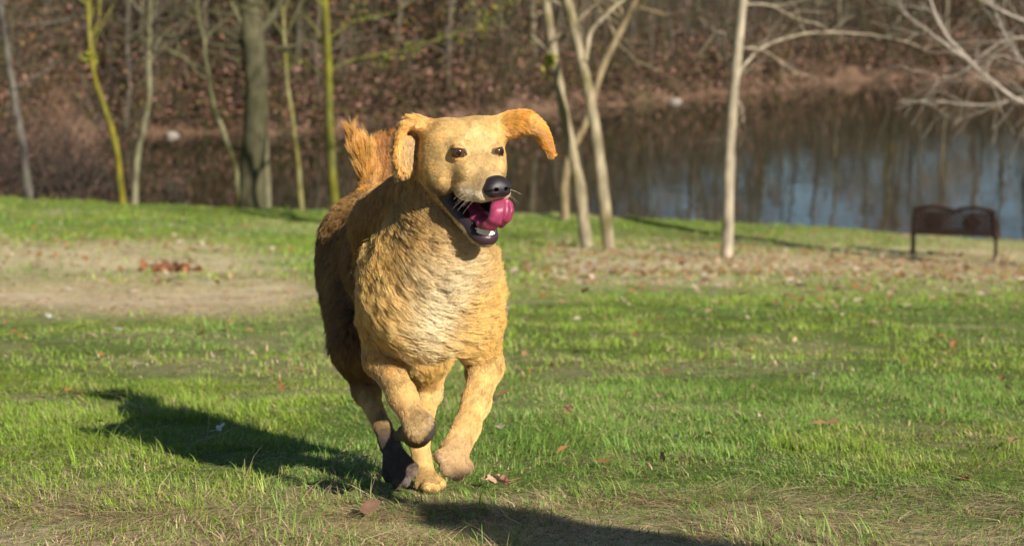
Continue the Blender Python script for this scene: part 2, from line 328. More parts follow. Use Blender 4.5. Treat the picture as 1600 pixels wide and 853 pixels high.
# ---------------------------------------------------------------- woods on the far bank
def wood_variant(i, leafy):
    R = np.random.default_rng(500 + i); h = R.uniform(8, 13); o = new_obj('woodland_tree', None)
    lean = R.normal(0, .06, 2); tr = wobble([0, 0, -.4], [lean[0] * h, lean[1] * h, h], 12, .03, R); r0 = R.uniform(.10, .19); col = [(.10, .08, .055), (.075, .062, .045), (.14, .115, .075), (.09, .08, .04)][i % 4]
    s = Soup(); V, F = tube(tr, np.linspace(r0, .04, 12) , 8); s.add(V, F, col); s.obj('trunk', m_bark, o)
    c = Soup(); tips = []
    for k in range(13):
        j = R.integers(2, 12); a = R.uniform(0, 6.28); grow(c, tr[j], np.array([math.cos(a), math.sin(a), R.uniform(.1, .9)]), R.uniform(1.5, 3.2) * (1.2 - j / 16), .05, 2, R, col, n_kids=4, twig=.012, leaves=tips)
    c.obj('crown', m_bark, o)
    if leafy:
        lf_ = Soup(); tips = np.array(tips); tips = tips[R.integers(0, len(tips), 700)]; leaf_cards(lf_, tips, .09, R, [(.30, .13, .07), (.38, .20, .12), (.20, .10, .05), (.30, .20, .07)], .35); lf_.obj('leaves', m_leaf, o, False)
    return o
variants = [wood_variant(i, i % 2 == 0) for i in range(6)]
R = np.random.default_rng(33); k = 0; spots = []
while len(spots) < 165:
    px = R.uniform(-150, 1750); x_n = (px - CX) / FPX; e = R.uniform(.8, 30) ** 1.0
    D = 60.0
    for _ in range(8): D = float(SHORE(x_n * D)) + e
    if px > 980 and R.random() < .3: continue
    spots.append((x_n * D, D))
spots.sort(key=lambda s_: s_[1])
for k, (x, y) in enumerate(spots):
    src = variants[k % 6]
    if k < 6: o = src
    else:
        o = src.copy(); sc.collection.objects.link(o)
        for ch in src.children:
            c2 = ch.copy(); sc.collection.objects.link(c2); c2.parent = o
    o.location = (x, y, float(bank_z(np.array([x]), np.array([y]))[0])); sc_ = R.uniform(.7, 1.1); o.scale = (sc_,) * 3; o.rotation_euler = (0, 0, R.uniform(0, 6.28))
    tag(o, *(('thin woodland tree across the pond with rusty dead leaves still hanging on', 'tree', 'rusty-leaved trees in the woods across the pond') if k % 2 == 0 else ('leafless grey-brown woodland tree among the woods across the pond', 'tree', 'leafless trees in the woods across the pond')))
# tangled undergrowth: twigs and dead leaves that read as one mass
s = Soup(); lf_ = Soup(); R = np.random.default_rng(44); cents = []
for _ in range(4200):
    px = R.uniform(-250, 1800); x_n = (px - CX) / FPX; D = 60.0; e = R.uniform(.3, 26) if px < 900 else R.uniform(.8, 34)
    if R.random() < .25: e = R.uniform(.05, 3.5)
    for _i in range(6): D = float(SHORE(x_n * D)) + e
    x = x_n * D; z = float(bank_z(np.array([x]), np.array([D]))[0]); hgt = R.uniform(.8, 2.7) * (1.25 if px < 950 else .9) * min(1, .25 + e / 7)
    col = [(.15, .11, .08), (.20, .15, .11), (.10, .08, .06), (.16, .14, .06)][R.integers(0, 4)]
    for j in range(6):
        a = R.uniform(0, 6.28); t = np.array([math.cos(a), math.sin(a), 1.4]) ; b = np.array([x, D, z - .1]); pts = wobble(b, b + unit(t) * hgt * R.uniform(.6, 1.2), 5, .12, R, -.05)
        V, F = tube(pts, np.linspace(.022, .007, 5), 3); s.add(V, F, np.array(col) * R.uniform(.8, 1.3))
    if R.random() < .75: cents.append(np.array([x, D, z + hgt * .5]) + R.normal(0, 1, (34 if px < 900 else 26, 3)) * [.6, .6, hgt * .33])
for _ in range(1100):
    px = R.uniform(-250, 1750); x_n = (px - CX) / FPX; D = 60.0; e = R.uniform(1, 22)
    for _i in range(6): D = float(SHORE(x_n * D)) + e
    x = x_n * D; z = float(bank_z(np.array([x]), np.array([D]))[0]); hh = R.uniform(2.5, 6) * (1 if px < 1000 else .75); a = R.uniform(0, 6.28); tl = R.normal(0, .22, 2)
    pts = wobble([x, D, z - .1], [x + tl[0] * hh, D + tl[1] * hh, z + hh], 8, .06, R); col = np.array([(.24, .19, .14), (.30, .23, .18), (.16, .14, .08), (.20, .19, .10)][R.integers(0, 4)]) * R.uniform(.35, .8)
    V, F = tube(pts, np.linspace(R.uniform(.02, .045), .008, 8), 4); s.add(V, F, col)
    for j in range(6):
        i = R.integers(2, 8); d_ = np.array([R.normal(0, 1), R.normal(0, .5), R.uniform(0, .9)]); q = wobble(pts[i], pts[i] + unit(d_) * R.uniform(.6, 1.8), 5, .12, R); V, F = tube(q, np.linspace(.014, .005, 5), 3); s.add(V, F, col)
cents = np.concatenate(cents)
leaf_cards(lf_, cents, .085, R, [(.13, .066, .04), (.24, .125, .085), (.11, .06, .035), (.09, .06, .03), (.15, .12, .04), (.07, .065, .03), (.12, .075, .045), (.36, .20, .15)], .15)
for key_ in (3, 4): s.F[key_] += [f + s.n for f in lf_.F[key_]]
s.V += lf_.V; s.C += lf_.C; s.n += lf_.n
und = s.obj('undergrowth', m_leaf, None, False); tag(und, 'tangle of bare twigs and rusty dead leaves covering the far bank', 'undergrowth', kind='stuff')

# dark brush on the near bank at the left
s = Soup(); R = np.random.default_rng(45); cents = []
for _ in range(130):
    px = R.uniform(-150, 170) if R.random() < .85 else R.uniform(170, 300); D = R.uniform(38, 50); x = (px - CX) / FPX * D; z = max(float(lawn_z(np.array([x]), np.array([D]))[0]), WATER); hgt = R.uniform(.8, 2.6) * (1 if px < 130 else .45)
    for j in range(8):
        a = R.uniform(0, 6.28); b = np.array([x, D, z - .1]); pts = wobble(b, b + unit(np.array([math.cos(a), math.sin(a), 1.6])) * hgt * R.uniform(.5, 1.1), 6, .14, R); V, F = tube(pts, np.linspace(.014, .004, 6), 3); s.add(V, F, np.array((.13, .10, .075)) * R.uniform(.7, 1.5))
    cents.append(np.array([x, D, z + hgt * .45]) + R.normal(0, 1, (30, 3)) * [.5, .5, hgt * .3])
leaf_cards(s, np.concatenate(cents), .05, R, [(.13, .07, .045), (.09, .055, .03), (.20, .11, .08)], .1)
o = s.obj('thicket', m_leaf, None, False); tag(o, 'dark thicket of twigs and dead leaves at the pond edge on the left', 'undergrowth', kind='stuff')
# pale stones on the far shore
def stone(px, py, r, label):
    D = 5.0 / math.tan(PITCH + math.atan((py - CY) / FPX)); c = P(px, py, D); c[2] = WATER + r * .1; V, F = uv_sph(10)
    V = V * (1 + .25 * (vnoise(V + 5 + px, 1.7, 3) - .5))[:, None] * [r * 1.6, r, r * .8]; o = mesh_np('stone', V, F, m_stone, False); o.location = tuple(c); tag(o, label, 'stone')
def uv_sph(n):
    th = np.linspace(.05, math.pi - .05, n); ph = np.linspace(0, 2 * math.pi, 2 * n, endpoint=False)
    V = np.array([[math.sin(t) * math.cos(q), math.sin(t) * math.sin(q), math.cos(t)] for t in th for q in ph])
    F = np.array([[i * 2 * n + j, (i + 1) * 2 * n + j, (i + 1) * 2 * n + (j + 1) % (2 * n), i * 2 * n + (j + 1) % (2 * n)] for i in range(n - 1) for j in range(2 * n)]); return V, F
m_stone = material('stone', (.24, .20, .17), rough=.9, noise=(5, .7, 1.2))
stone(268, 206, .15, 'pale stone at the waterline behind the crooked yellow-mossed tree'); stone(1055, 154, .16, 'small pale stone at the waterline between the forked tree and the straight sapling')

# ---------------------------------------------------------------- garden bench
def bench():
    b0 = ground_hit(1430, 402); b1 = ground_hit(1556, 402); D = (b0[1] + b1[1]) / 2 - .0; ppm = FPX / D
    cx_ = P(1489, 402, D)[0]; zb = float(lawn_z(np.array([cx_]), np.array([D]))[0]); o = new_obj('park_bench', None); o.location = (cx_, D, zb)
    tag(o, 'dark cast iron garden bench with scrolled openwork back facing the pond edge', 'bench')
    W = 126 / ppm; H_ = 82 / ppm; seat_z = 35 / ppm; hw_ = W / 2
    m_iron = material('dark_iron', (.020, .011, .008), rough=.75, spec=.15); m_rust = material('rusty_iron', (.045, .018, .010), rough=.8, noise=(14, .3, 1.5)); m_wood = material('dark_slats', (.055, .028, .022), rough=.6, noise=(8, .6, 1.3, (.2, 3, 3)))
    by = -.02; tilt = .16
    def bp(x, h): return np.array([x, by - tilt * (h - seat_z), h])                # the back leans towards the camera side
    s = Soup()
    for side in (-1, 1): V, F = tube([bp(side * hw_, seat_z - .03), bp(side * (hw_ - .01), H_ * .55), bp(side * (hw_ - .03), H_ * .93)], [.04, .038, .036], 6); s.add(V, F)
    top = [bp(-hw_ + hw_ * 2 * t, H_ * (.90 + .075 * abs(math.sin(t * math.pi * 2)) ** .8 )) for t in np.linspace(0, 1, 25)]
    V, F = tube(top, [.034] * 25, 6); s.add(V, F); s.add(*tube([bp(-hw_, seat_z + .03), bp(hw_, seat_z + .03)], [.03, .03], 6)); s.obj('back_frame', m_iron, o)
    s = Soup(); lo, hi = seat_z + .03, H_ * .90
    for k in np.arange(-9, 13, .75):
        for sg in (1, -1):
            a = np.array([k / 12 * 2 * hw_ - hw_ * .7 * 1, lo]); e = np.array([a[0] + sg * (hi - lo) * .9, hi]); q = [a + (e - a) * t for t in np.linspace(0, 1, 9)]; q = [v for v in q if abs(v[0]) < hw_ - .02]
            if len(q) > 1: V, F = tube([bp(*v) + [0, .004 * sg, 0] for v in q], [.016 if abs(q[len(q) // 2][0]) < .3 * hw_ else .021] * len(q), 4); s.add(V, F)
    for cx2 in (-.5, .42):
        for r_ in (.12, .085, .05):
            a = np.linspace(0, 2 * np.pi, 20); V, F = tube([bp(cx2 * hw_ + r_ * math.cos(t), (lo + hi) / 2 + r_ * math.sin(t)) for t in a], [.02] * 20, 4); s.add(V, F)
        V, F = uv_sph(8); s.add(V * [.06, .014, .07] + bp(cx2 * hw_, (lo + hi) / 2), F)
    s.obj('openwork_back', m_iron, o)
    s = Soup()
    def box(c, h3):
        V = np.array([[i, j, k_] for i in (-1, 1) for j in (-1, 1) for k_ in (-1, 1)], float) * h3 + c; F = np.array([[0, 1, 3, 2], [4, 6, 7, 5], [0, 4, 5, 1], [2, 3, 7, 6], [0, 2, 6, 4], [1, 5, 7, 3]]); return V, F
    for k in range(6): V, F = box(np.array([.03, .05 + k * .068, seat_z + .006 * abs(k - 2)]), np.array([hw_ + .05, .028, .020])); s.add(V, F)
    s.obj('seat', m_wood, o, False)
    for side in (-1, 1):
        s = Soup(); x = side * (hw_ + .012)
        V, F = tube([[x, .42, -.02], [x, .40, seat_z * .5], [x, .36, seat_z], [x, .36, seat_z + .2], [x, .30, seat_z + .24], [x, .1, seat_z + .25], bp(x, seat_z + .24)], [.022] * 7, 6); s.add(V, F); s.obj('armrest', m_iron, o)
        s = Soup(); V, F = tube([[x, -.06, -.02], [x, .0, seat_z * .5], [x, -.0, seat_z]], [.022, .02, .024], 6); s.add(V, F)
        V, F = tube([[x, .0, seat_z * .55], [x, .2, seat_z * .7], [x, .38, seat_z * .5]], [.014] * 3, 5); s.add(V, F); s.obj('leg', m_iron, o)
    o.rotation_euler = (0, 0, math.radians(-16))
bench()
# ---------------------------------------------------------------- grass, dead leaves, fallen twigs
def blades(n, y0, y1, hgt, wid, seed, name, mat, label, margin=1.12, nseg=3, dry=False):
    R = np.random.default_rng(seed)
    y = np.sqrt(R.uniform(y0 ** 2, y1 ** 2, n)); x = R.uniform(-1, 1, n) * y * .2605 * margin
    cv, px, py = lawn_cover(x, y); p = np.stack([x, y], 1)
    fr_ = sm(755, 810, py); cv = np.maximum(cv, .8 * fr_) if dry else cv * (1 - .55 * fr_); dens_ = (cv ** 1.2 + .8 * fr_) * (.45 + .55 * vnoise(p, 5, 61)) + .04 if dry else (.45 + .55 * vnoise(p, 6, 41)) * (1 - .88 * np.clip(cv * 1.25 - .2, 0, 1)); keep = R.random(n) < dens_
    x, y, cv, px, py, p = x[keep], y[keep], cv[keep], px[keep], py[keep], p[keep]; n = len(x)
    # tufts: blades lean out from shared roots
    tuft = vnoise(p, 4.5, 42) * .6 + vnoise(p, 13, 43) * .4
    h = hgt * R.gamma(5, .2, n) * (.45 + 1.1 * sm(.3, .75, tuft)) * (1 - .35 * cv)
    straw = R.random(n) < (.97 if dry else np.clip(cv * .8 + .04, .13, .8))
    h = np.where(straw, h * R.uniform(.6, 1.05, n), h)
    az = R.uniform(0, 6.28, n) * .75 + 6.28 * vnoise(p, 2.2, 44); lean = np.abs(R.normal(0, .6, n)) + np.where(straw, .6, .25) + (1.1 if dry else 0); lean = np.minimum(lean, 2.2)
    d = np.stack([np.cos(az), np.sin(az), np.zeros(n)], 1); wv_ = np.stack([-np.sin(az + R.normal(0, .5, n)), np.cos(az), np.zeros(n)], 1)
    base = np.stack([x, y, lawn_z(x, y) - .004], 1); wd = wid * R.uniform(.6, 1.35, n)
    rows = []
    for i in range(nseg + 1):
        t = i / nseg; c = base + np.array([0, 0, 1]) * (h * t * (1 - .38 * np.minimum(lean, 2.0) * t))[:, None] + d * (h * lean * t * t * 1.1)[:, None]
        w_ = wv_ * (wd * (1 - t ** 1.6) * .5)[:, None]; rows += [c - w_, c + w_] if i < nseg else [c]
    V = np.stack(rows, 1); k = V.shape[1]; off = (np.arange(n) * k)[:, None]
    quads = np.concatenate([off + np.array([2 * i, 2 * i + 1, 2 * i + 3, 2 * i + 2]) for i in range(nseg - 1)]); tri = off + np.array([2 * nseg - 2, 2 * nseg - 1, 2 * nseg])
    green = np.array([.15, .26, .022]) * (1 - tuft[:, None]) + np.array([.32, .44, .055]) * tuft[:, None]
    blue = (vnoise(p, .8, 46) > .62) [:, None]; green = np.where(blue, green * [.8, .92, 1.35], green)
    yel = (R.random(n) < .18)[:, None]; green = np.where(yel, np.array([.30, .33, .07]), green)
    sw = np.array([.60, .46, .25]) * R.uniform(.6, 1.35, (n, 1)) + R.normal(0, .02, (n, 3)); sw = np.where((R.random(n) < .2)[:, None], np.array([.22, .13, .07]), sw)
    c = np.where(straw[:, None], sw, green * R.uniform(.6, 1.35, (n, 1))); C_ = np.repeat(np.clip(c, .01, 1), k, axis=0)
    o = mesh_np(name, V.reshape(-1, 3), [quads, tri], mat, False, C_); tag(o, label, 'grass', kind='stuff'); return o
m_grass = material('grass_blade', attr='tint', rough=.5, spec=.35, trans=.35)
blades(330000, 3.2, 7.0, .0225, .0030, 1, 'grass', m_grass, 'short green and straw grass of the lawn around the dog')
blades(200000, 7.0, 15.0, .024, .0052, 2, 'grass', m_grass, 'grass of the lawn behind the dog', nseg=2)
blades(160000, 15.0, 37.5, .045, .015, 3, 'grass', m_grass, 'grass of the far lawn down to the pond edge', nseg=2)
blades(210000, 3.2, 16.0, .040, .0032, 4, 'straw', m_grass, 'dry straw-coloured grass lying flat between the green tufts', nseg=3, dry=True)
blades(150000, 3.2, 4.9, .036, .0024, 5, 'straw', m_grass, 'thick dry straw matted along the front of the lawn', nseg=3, dry=True)
def litter(n, y0, y1, size, seed, pfn, name, label):
    R = np.random.default_rng(seed); y = np.sqrt(R.uniform(y0 ** 2, y1 ** 2, n)); x = R.uniform(-1, 1, n) * y * .30; _, px, py = lawn_cover(x, y)
    k = R.random(n) < pfn(px, py); x, y = x[k], y[k]; c = np.stack([x, y, lawn_z(x, y) + .018 + .01 * R.random(len(x))], 1); s = Soup(); m = len(c)
    a = R.uniform(0, 6.28, m); u = np.stack([np.cos(a), np.sin(a), R.normal(0, .25, m)], 1); v = np.stack([-np.sin(a), np.cos(a), R.normal(0, .25, m)], 1); sz = (size * R.uniform(.5, 1.4, m))[:, None]
    V = np.stack([c - u * sz, c - u * .1 * sz + v * sz * .55 + [0, 0, .008], c + u * sz + [0, 0, .006], c - u * .1 * sz - v * sz * .55 + [0, 0, .008]], 1)
    F = np.arange(4 * m).reshape(m, 4); F = np.concatenate([F[:, [0, 1, 2]], F[:, [0, 2, 3]]]); cols = np.array([(.36, .20, .10), (.44, .30, .19), (.24, .12, .06), (.55, .44, .33), (.33, .16, .06)])[R.integers(0, 5, m)] * R.uniform(.7, 1.2, (m, 1))
    o = mesh_np(name, V.reshape(-1, 3), F, m_leaf, False, np.repeat(cols, 4, axis=0)); tag(o, label, 'dead leaves', kind='stuff')
litter(13000, 12, 36, .042, 9, lambda px, py: np.clip(.04 + .95 * np.exp(-((py - 412) / 40) ** 2) * sm(700, 900, px) + .25 * sm(500, 300, px) * np.exp(-((py - 400) / 60) ** 2), 0, 1), 'leaf_litter', 'scattered brown dead leaves on the far lawn around the bench and saplings')
litter(1500, 4.4, 12, .022, 10, lambda px, py: .12 + .3 * sm(600, 480, py), 'leaf_litter', 'small brown dead leaves sprinkled over the near lawn')
# separate fallen leaves one can point at
def curled_leaf(R, size, lobes=5):
    n = 30; a = np.linspace(0, 2 * np.pi, n, endpoint=False); r = size * (.70 + .24 * np.cos(a * lobes) * (1 if lobes > 2 else .3) + R.normal(0, .07, n)) * (1 + .45 * np.cos(a)) * .75
    V = [[0, 0, 0]]; 
    for ring in (.5, 1): V += [[ring * q * math.cos(t), ring * q * math.sin(t) * .7, 0] for q, t in zip(r, a)]
    V = np.array(V); curl = R.uniform(10, 24); V[:, 2] = curl * V[:, 1] ** 2 + curl * .5 * V[:, 0] ** 2 + .08 * size * np.sin(V[:, 0] * 300 + V[:, 1] * 200)
    F3 = np.array([[0, 1 + i, 1 + (i + 1) % n] for i in range(n)]); F4 = np.array([[1 + i, 1 + n + i, 1 + n + (i + 1) % n, 1 + (i + 1) % n] for i in range(n)])
    st, sf = tube([[-.1 * size, 0, .001], [-.5 * size, .02 * size, .004], [-1.1 * size, .1 * size, .012]], [.0009, .0008, .0007], 4)
    return V, [F3, F4], st, sf
def fallen(px, py, size, col, label, tiltv=.5, seed=0):
    R = np.random.default_rng(seed + int(px)); V, F, st, sf = curled_leaf(R, size, R.integers(1, 6)); k = len(V)
    V2 = np.concatenate([V, st]); F2 = [F[0], np.concatenate([F[1], sf + k])]; cc = np.array(col) * (.8 + .4 * vnoise(V2, 160, 3))[:, None]
    o = mesh_np('fallen_leaf', V2, F2, m_leaf, True, cc); b = ground_hit(px, py); o.location = (b[0], b[1], b[2] + .012 + size * tiltv * .4)
    o.rotation_euler = (R.uniform(.2, 1) * tiltv + .3, R.normal(0, .35), R.uniform(0, 6.28)); tag(o, label, 'leaf', 'dead leaves lying on the lawn')
fallen(437, 606, .030, (.62, .26, .09), 'orange-brown dead leaf in the green grass left of the dog', .3)
fallen(570, 815, .036, (.20, .11, .07), 'large dark brown dead leaf in front of the dog hind paws', .9)
fallen(862, 585, .030, (.42, .22, .10), 'upright brown leaf right of the dog foreleg', 1.8)
fallen(897, 527, .026, (.50, .24, .10), 'reddish brown leaf up the lawn right of the dog chest', .6)
fallen(929, 531, .026, (.66, .56, .50), 'pale pinkish leaf beside the reddish brown one', .8)
fallen(1240, 538, .026, (.55, .38, .22), 'tan curled leaf on the mid lawn below the straight sapling', .8)
fallen(1158, 549, .024, (.55, .20, .08), 'rusty leaf lying flat just left of the tan curled one', .2)
fallen(1272, 595, .026, (.72, .67, .60), 'whitish leaf in the grass of the right lawn', .7)
fallen(1484, 540, .030, (.56, .33, .22), 'pinkish tan leaf on the lawn below the bench', 1.0)
fallen(1578, 617, .030, (.58, .36, .20), 'tan leaf at the right edge of the lawn', .7)
fallen(885, 655, .028, (.34, .19, .11), 'narrow brown leaf standing in short grass right of the dog paw', 1.9)
fallen(1036, 730, .030, (.22, .14, .11), 'dull dark leaf half sunk in the grass', 1.2)
fallen(788, 768, .034, (.60, .30, .20), 'pink-brown curled leaf in front of the dog forepaw', 1.0)
fallen(765, 764, .028, (.58, .38, .24), 'tan crumpled leaf in front of the dog forepaw', .9)
fallen(1112, 688, .034, (.30, .15, .08), 'dark reddish leaf on the bare streak in the right lawn', .4)
fallen(1510, 762, .032, (.24, .11, .07), 'dark maroon leaf low in the right of the lawn', .8)
fallen(342, 682, .022, (.80, .76, .76), 'small whitish leaf at the edge of the dog shadow', 1.2)
fallen(1205, 500, .024, (.60, .50, .42), 'pale small leaf on the mid lawn near the whitish one', .8)
fallen(590, 772, .026, (.40, .25, .14), 'thin brown leaf beside the dog dark hind paw', 1.8)
fallen(78, 501, .030, (.86, .84, .80), 'white leaf left of the bare earth patch', .8)
fallen(186, 522, .030, (.82, .78, .80), 'small white-violet leaf below the bare earth patch', .8)
# clump of rusty leaves on the left lawn
s = Soup(); R = np.random.default_rng(5); b = ground_hit(270, 424); c = np.stack([R.normal(0, .14, 60), R.normal(0, .10, 60), np.abs(R.normal(.02, .02, 60))], 1); leaf_cards(s, c, .055, R, [(.42, .17, .06), (.30, .12, .05), (.20, .09, .05)], .01)
o = s.obj('leaf_clump', m_leaf, None, False); o.location = tuple(b); tag(o, 'flat clump of rusty brown leaves on the left lawn', 'leaf clump')
# fallen twigs
for i, (x, y, L_t, az, lab) in enumerate(((300, 700, .16, .3, 'thin pale twig lying in the grass by the shadow edge'), (820, 830, .10, 2.2, 'forked dry stem standing in the shaded foreground'))):
    R = np.random.default_rng(60 + i); s = Soup(); dv = np.array([math.cos(az) * .8, math.sin(az) * .4, .25 + .5 * (i == 2)]); grow(s, [0, 0, 0], dv, L_t, .0022, 1, R, (.5, .38, .26), n_kids=2, twig=.0008)
    o = s.obj('twig', m_bark); o.location = tuple(ground_hit(x, y) + [0, 0, .01]); tag(o, lab, 'twig')
# evergreen shrub added out of view, only to cast the foreground shadow
def shadow_shrub():
    R = np.random.default_rng(91); b = np.array([SHX, SHY, 0.]); b[2] = lawn_z(b[:1], b[1:2])[0]; o = new_obj('added_shadow_shrub', None); o.location = tuple(b); tag(o, 'tall narrow evergreen shrub added out of view to cast a shadow across the front of the lawn', 'shadow_shrub')
    s = Soup(); s.add(*tube(wobble([0, 0, -.1], [0, 0, 1.4], 8, .02, R), np.linspace(.03, .01, 8), 8), (.12, .09, .06))
    for _ in range(40): z = R.uniform(.1, 1.35); a = R.uniform(0, 6.28); grow(s, [0, 0, z], [math.cos(a), math.sin(a), .6], .2, .007, 1, R, (.12, .09, .06), n_kids=3)
    s.obj('added_shrub_stem', m_bark, o)
    n = 9000; z = R.uniform(.12, SHH, n); prof = np.sqrt(np.clip(1 - ((z - SHH * .5) / (SHH * .5)) ** 2, 0, 1)); a = R.uniform(0, 6.28, n); r = SHR * prof * np.sqrt(R.random(n)); c = np.stack([r * np.cos(a), r * np.sin(a), z], 1)
    f = Soup(); leaf_cards(f, c, .03, R, [(.04, .075, .02), (.06, .10, .025)], .012); f.obj('added_shrub_foliage', m_leaf, o, False)
SHX, SHY, SHH, SHR = 1.62, 1.34, 1.38, .25
shadow_shrub()
# ---------------------------------------------------------------- the dog
# distance-field modelling: one smooth body surface from many tapered muscles, then strands of fur on it
def sseg(p, a, b, ra, rb, sc_=None):
    a = np.asarray(a, np.float32); b = np.asarray(b, np.float32)
    if sc_ is not None: p = p * sc_; a = a * sc_; b = b * sc_
    ab = b - a; t = np.clip(((p - a) @ ab) / (ab @ ab), 0, 1)
    d = p - a - t[:, None] * ab
    return np.sqrt((d * d).sum(1)) - (ra + (rb - ra) * t)
def sell(p, c, r, R=None):
    q = p - np.asarray(c, np.float32)
    if R is not None: q = q @ R
    r = np.asarray(r, np.float32)
    k0 = np.sqrt(((q / r) ** 2).sum(1)) + 1e-6; k1 = np.sqrt(((q / r ** 2) ** 2).sum(1)) + 1e-6
    return k0 * (k0 - 1) / k1
def smin(a, b, k):
    h = np.maximum(k - np.abs(a - b), 0) / k
    return np.minimum(a, b) - h * h * k * .25

def frame(f, up):
    f = unit(f); l = unit(np.cross(up, f)); u = np.cross(f, l); return np.stack([f, l, u], 1)   # columns f, l(left of animal), u
HY = math.radians(26); HP = math.radians(-3)
hf = np.array([math.sin(HY) * math.cos(HP), -math.cos(HY) * math.cos(HP), math.sin(HP)])
RH = frame(hf, np.array([-.03, 0.0, 1.0]))
HO = P(743, 237, 3.89)
def H(f, l, u): return HO + RH @ np.array([f, l, u], float)
def to_head(p): return (p - HO) @ RH

BACK = unit(np.array([-.25, .97, 0.0]))        # towards the tail
DOWN = np.array([0, 0, -1.0])
GOLD = (.80, .54, .175); CREAM = (.88, .70, .37); RUST = (.62, .315, .06); FACE = (.56, .375, .145); PALE = (.46, .34, .19)
LEG = (.67, .445, .17); BACKC = (.27, .15, .045)  # back and flank coat carries its shade in the colour
prims = []     # (function, blend, fur length, colour, direction, wave, lift)
def add(fn, k, L, col, d, wave=0.0, lift=.35): prims.append((fn, k, L, np.array(col), unit(np.array(d, float)), wave, lift))
def cap(a, b, ra, rb, k, L, col, d=None, wave=0.0, lift=.35, s=None):
    A, B = np.asarray(a, float), np.asarray(b, float)
    if d is None: d = B - A
    add(lambda p: sseg(p, A, B, ra, rb, s), k, L, col, d, wave, lift)
def ell(c, r, R, k, L, col, d, wave=0.0, lift=.35):
    C = np.asarray(c, float); add(lambda p: sell(p, C, r, R), k, L, col, d, wave, lift)
RB = frame(-BACK, np.array([0, .0, 1.0]))
# trunk of the body
ell(P(671, 458, 4.05), (.115, .112, .122), RB, .05, .042, (.84, .59, .21), DOWN + .15 * BACK, 1, .38)         # breast
ell(P(674, 418, 4.10), (.12, .096, .12), RB, .06, .042, GOLD, DOWN + .3 * BACK, 1, .38)
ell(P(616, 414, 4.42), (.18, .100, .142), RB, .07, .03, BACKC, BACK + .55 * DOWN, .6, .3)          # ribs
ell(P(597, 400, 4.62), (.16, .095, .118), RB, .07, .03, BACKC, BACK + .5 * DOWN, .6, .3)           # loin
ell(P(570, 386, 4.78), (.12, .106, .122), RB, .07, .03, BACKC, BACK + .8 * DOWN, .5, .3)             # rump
# shoulders
ell(P(607, 470, 4.12), (.085, .050, .125), RB, .05, .038, GOLD, DOWN + .2 * BACK, 1, .36)
ell(P(734, 462, 4.10), (.085, .050, .12), RB, .05, .036, GOLD, DOWN + .2 * BACK, 1, .36)
# neck
cap(H(-.13, 0, -.065), P(682, 385, 4.06), .058, .086, .04, .042, GOLD, DOWN + .15 * BACK, 1, .42)
cap(H(-.10, 0, -.11), P(700, 405, 3.99), .05, .080, .04, .042, GOLD, DOWN + .1 * BACK, 1, .42)
cap(H(-.14, 0, -.06), P(620, 355, 4.3), .045, .088, .05, .032, (.42, .24, .07), BACK + .6 * DOWN, .8, .36)  # nape coloured darker to carry the shadow of the head
# dog's left fore leg (towards the right of the picture)
cap(P(746, 500, 4.10), P(757, 572, 4.12), .050, .034, .03, .016, GOLD, DOWN, .5, .3)
cap(P(758, 572, 4.12), P(744, 626, 4.05), .034, .025, .02, .010, LEG, None, 0, .22)
cap(P(744, 626, 4.05), P(728, 668, 4.00), .026, .026, .02, .007, LEG, None, 0, .2)
cap(P(729, 668, 4.00), P(710, 704, 3.95), .027, .030, .015, .006, LEG, None, 0, .2)
for (x, y, D, r) in ((690, 713, 3.91, .0155), (699, 731, 3.90, .0165), (714, 738, 3.91, .0165), (728, 729, 3.93, .0155)):
    cap(P(711, 706, 3.945), P(x, y, D), .018, r, .008, .005, (.50, .33, .17), None, 0, .2)
cap(P(745, 640, 4.06), P(752, 590, 4.13), .012, .02, .03, .012, LEG, DOWN, 0, .3)
# dog's right fore leg, folded
cap(P(606, 500, 4.12), P(598, 560, 4.10), .052, .036, .03, .016, GOLD, DOWN, .5, .3)
cap(P(598, 560, 4.10), P(628, 618, 3.99), .036, .026, .02, .010, LEG, None, 0, .22)
cap(P(628, 618, 3.99), P(655, 667, 3.92), .027, .027, .02, .007, LEG, None, 0, .2)
PAW_SHADE = (.10, .074, .060)  # shade on the hind paw and folded wrist, painted as a dark coat colour
cap(P(657, 668, 3.925), P(651, 676, 4.02), .030, .030, .015, .006, PAW_SHADE, None, 0, .15)
cap(P(651, 676, 4.02), P(636, 676, 4.10), .026, .02, .012, .006, PAW_SHADE, None, 0, .15)
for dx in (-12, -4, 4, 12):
    cap(P(645 + dx * .4, 676, 4.06), P(634 + dx, 680, 4.13), .013, .011, .006, .005, PAW_SHADE, None, 0, .15)
# dog's right hind leg
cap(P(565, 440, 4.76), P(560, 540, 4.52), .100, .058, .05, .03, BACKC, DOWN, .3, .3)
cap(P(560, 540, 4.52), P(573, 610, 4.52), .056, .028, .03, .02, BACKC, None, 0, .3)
cap(P(571, 610, 4.52), P(597, 665, 4.38), .026, .0185, .02, .008, LEG, None, 0, .2)
cap(P(597, 665, 4.38), P(609, 694, 4.34), .019, .024, .01, .006, PAW_SHADE, None, 0, .15)  # shaded hind paw painted dark from here down
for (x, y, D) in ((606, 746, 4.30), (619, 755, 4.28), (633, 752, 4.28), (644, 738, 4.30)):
    cap(P(611, 697, 4.335), P(x, y - 7, D), .017, .0135, .008, .005, PAW_SHADE, None, 0, .15)
    cap(P(x, y - 8, D), P(x + 1, y + 1, D - .006), .0128, .010, .006, .004, PAW_SHADE, None, 0, .15)
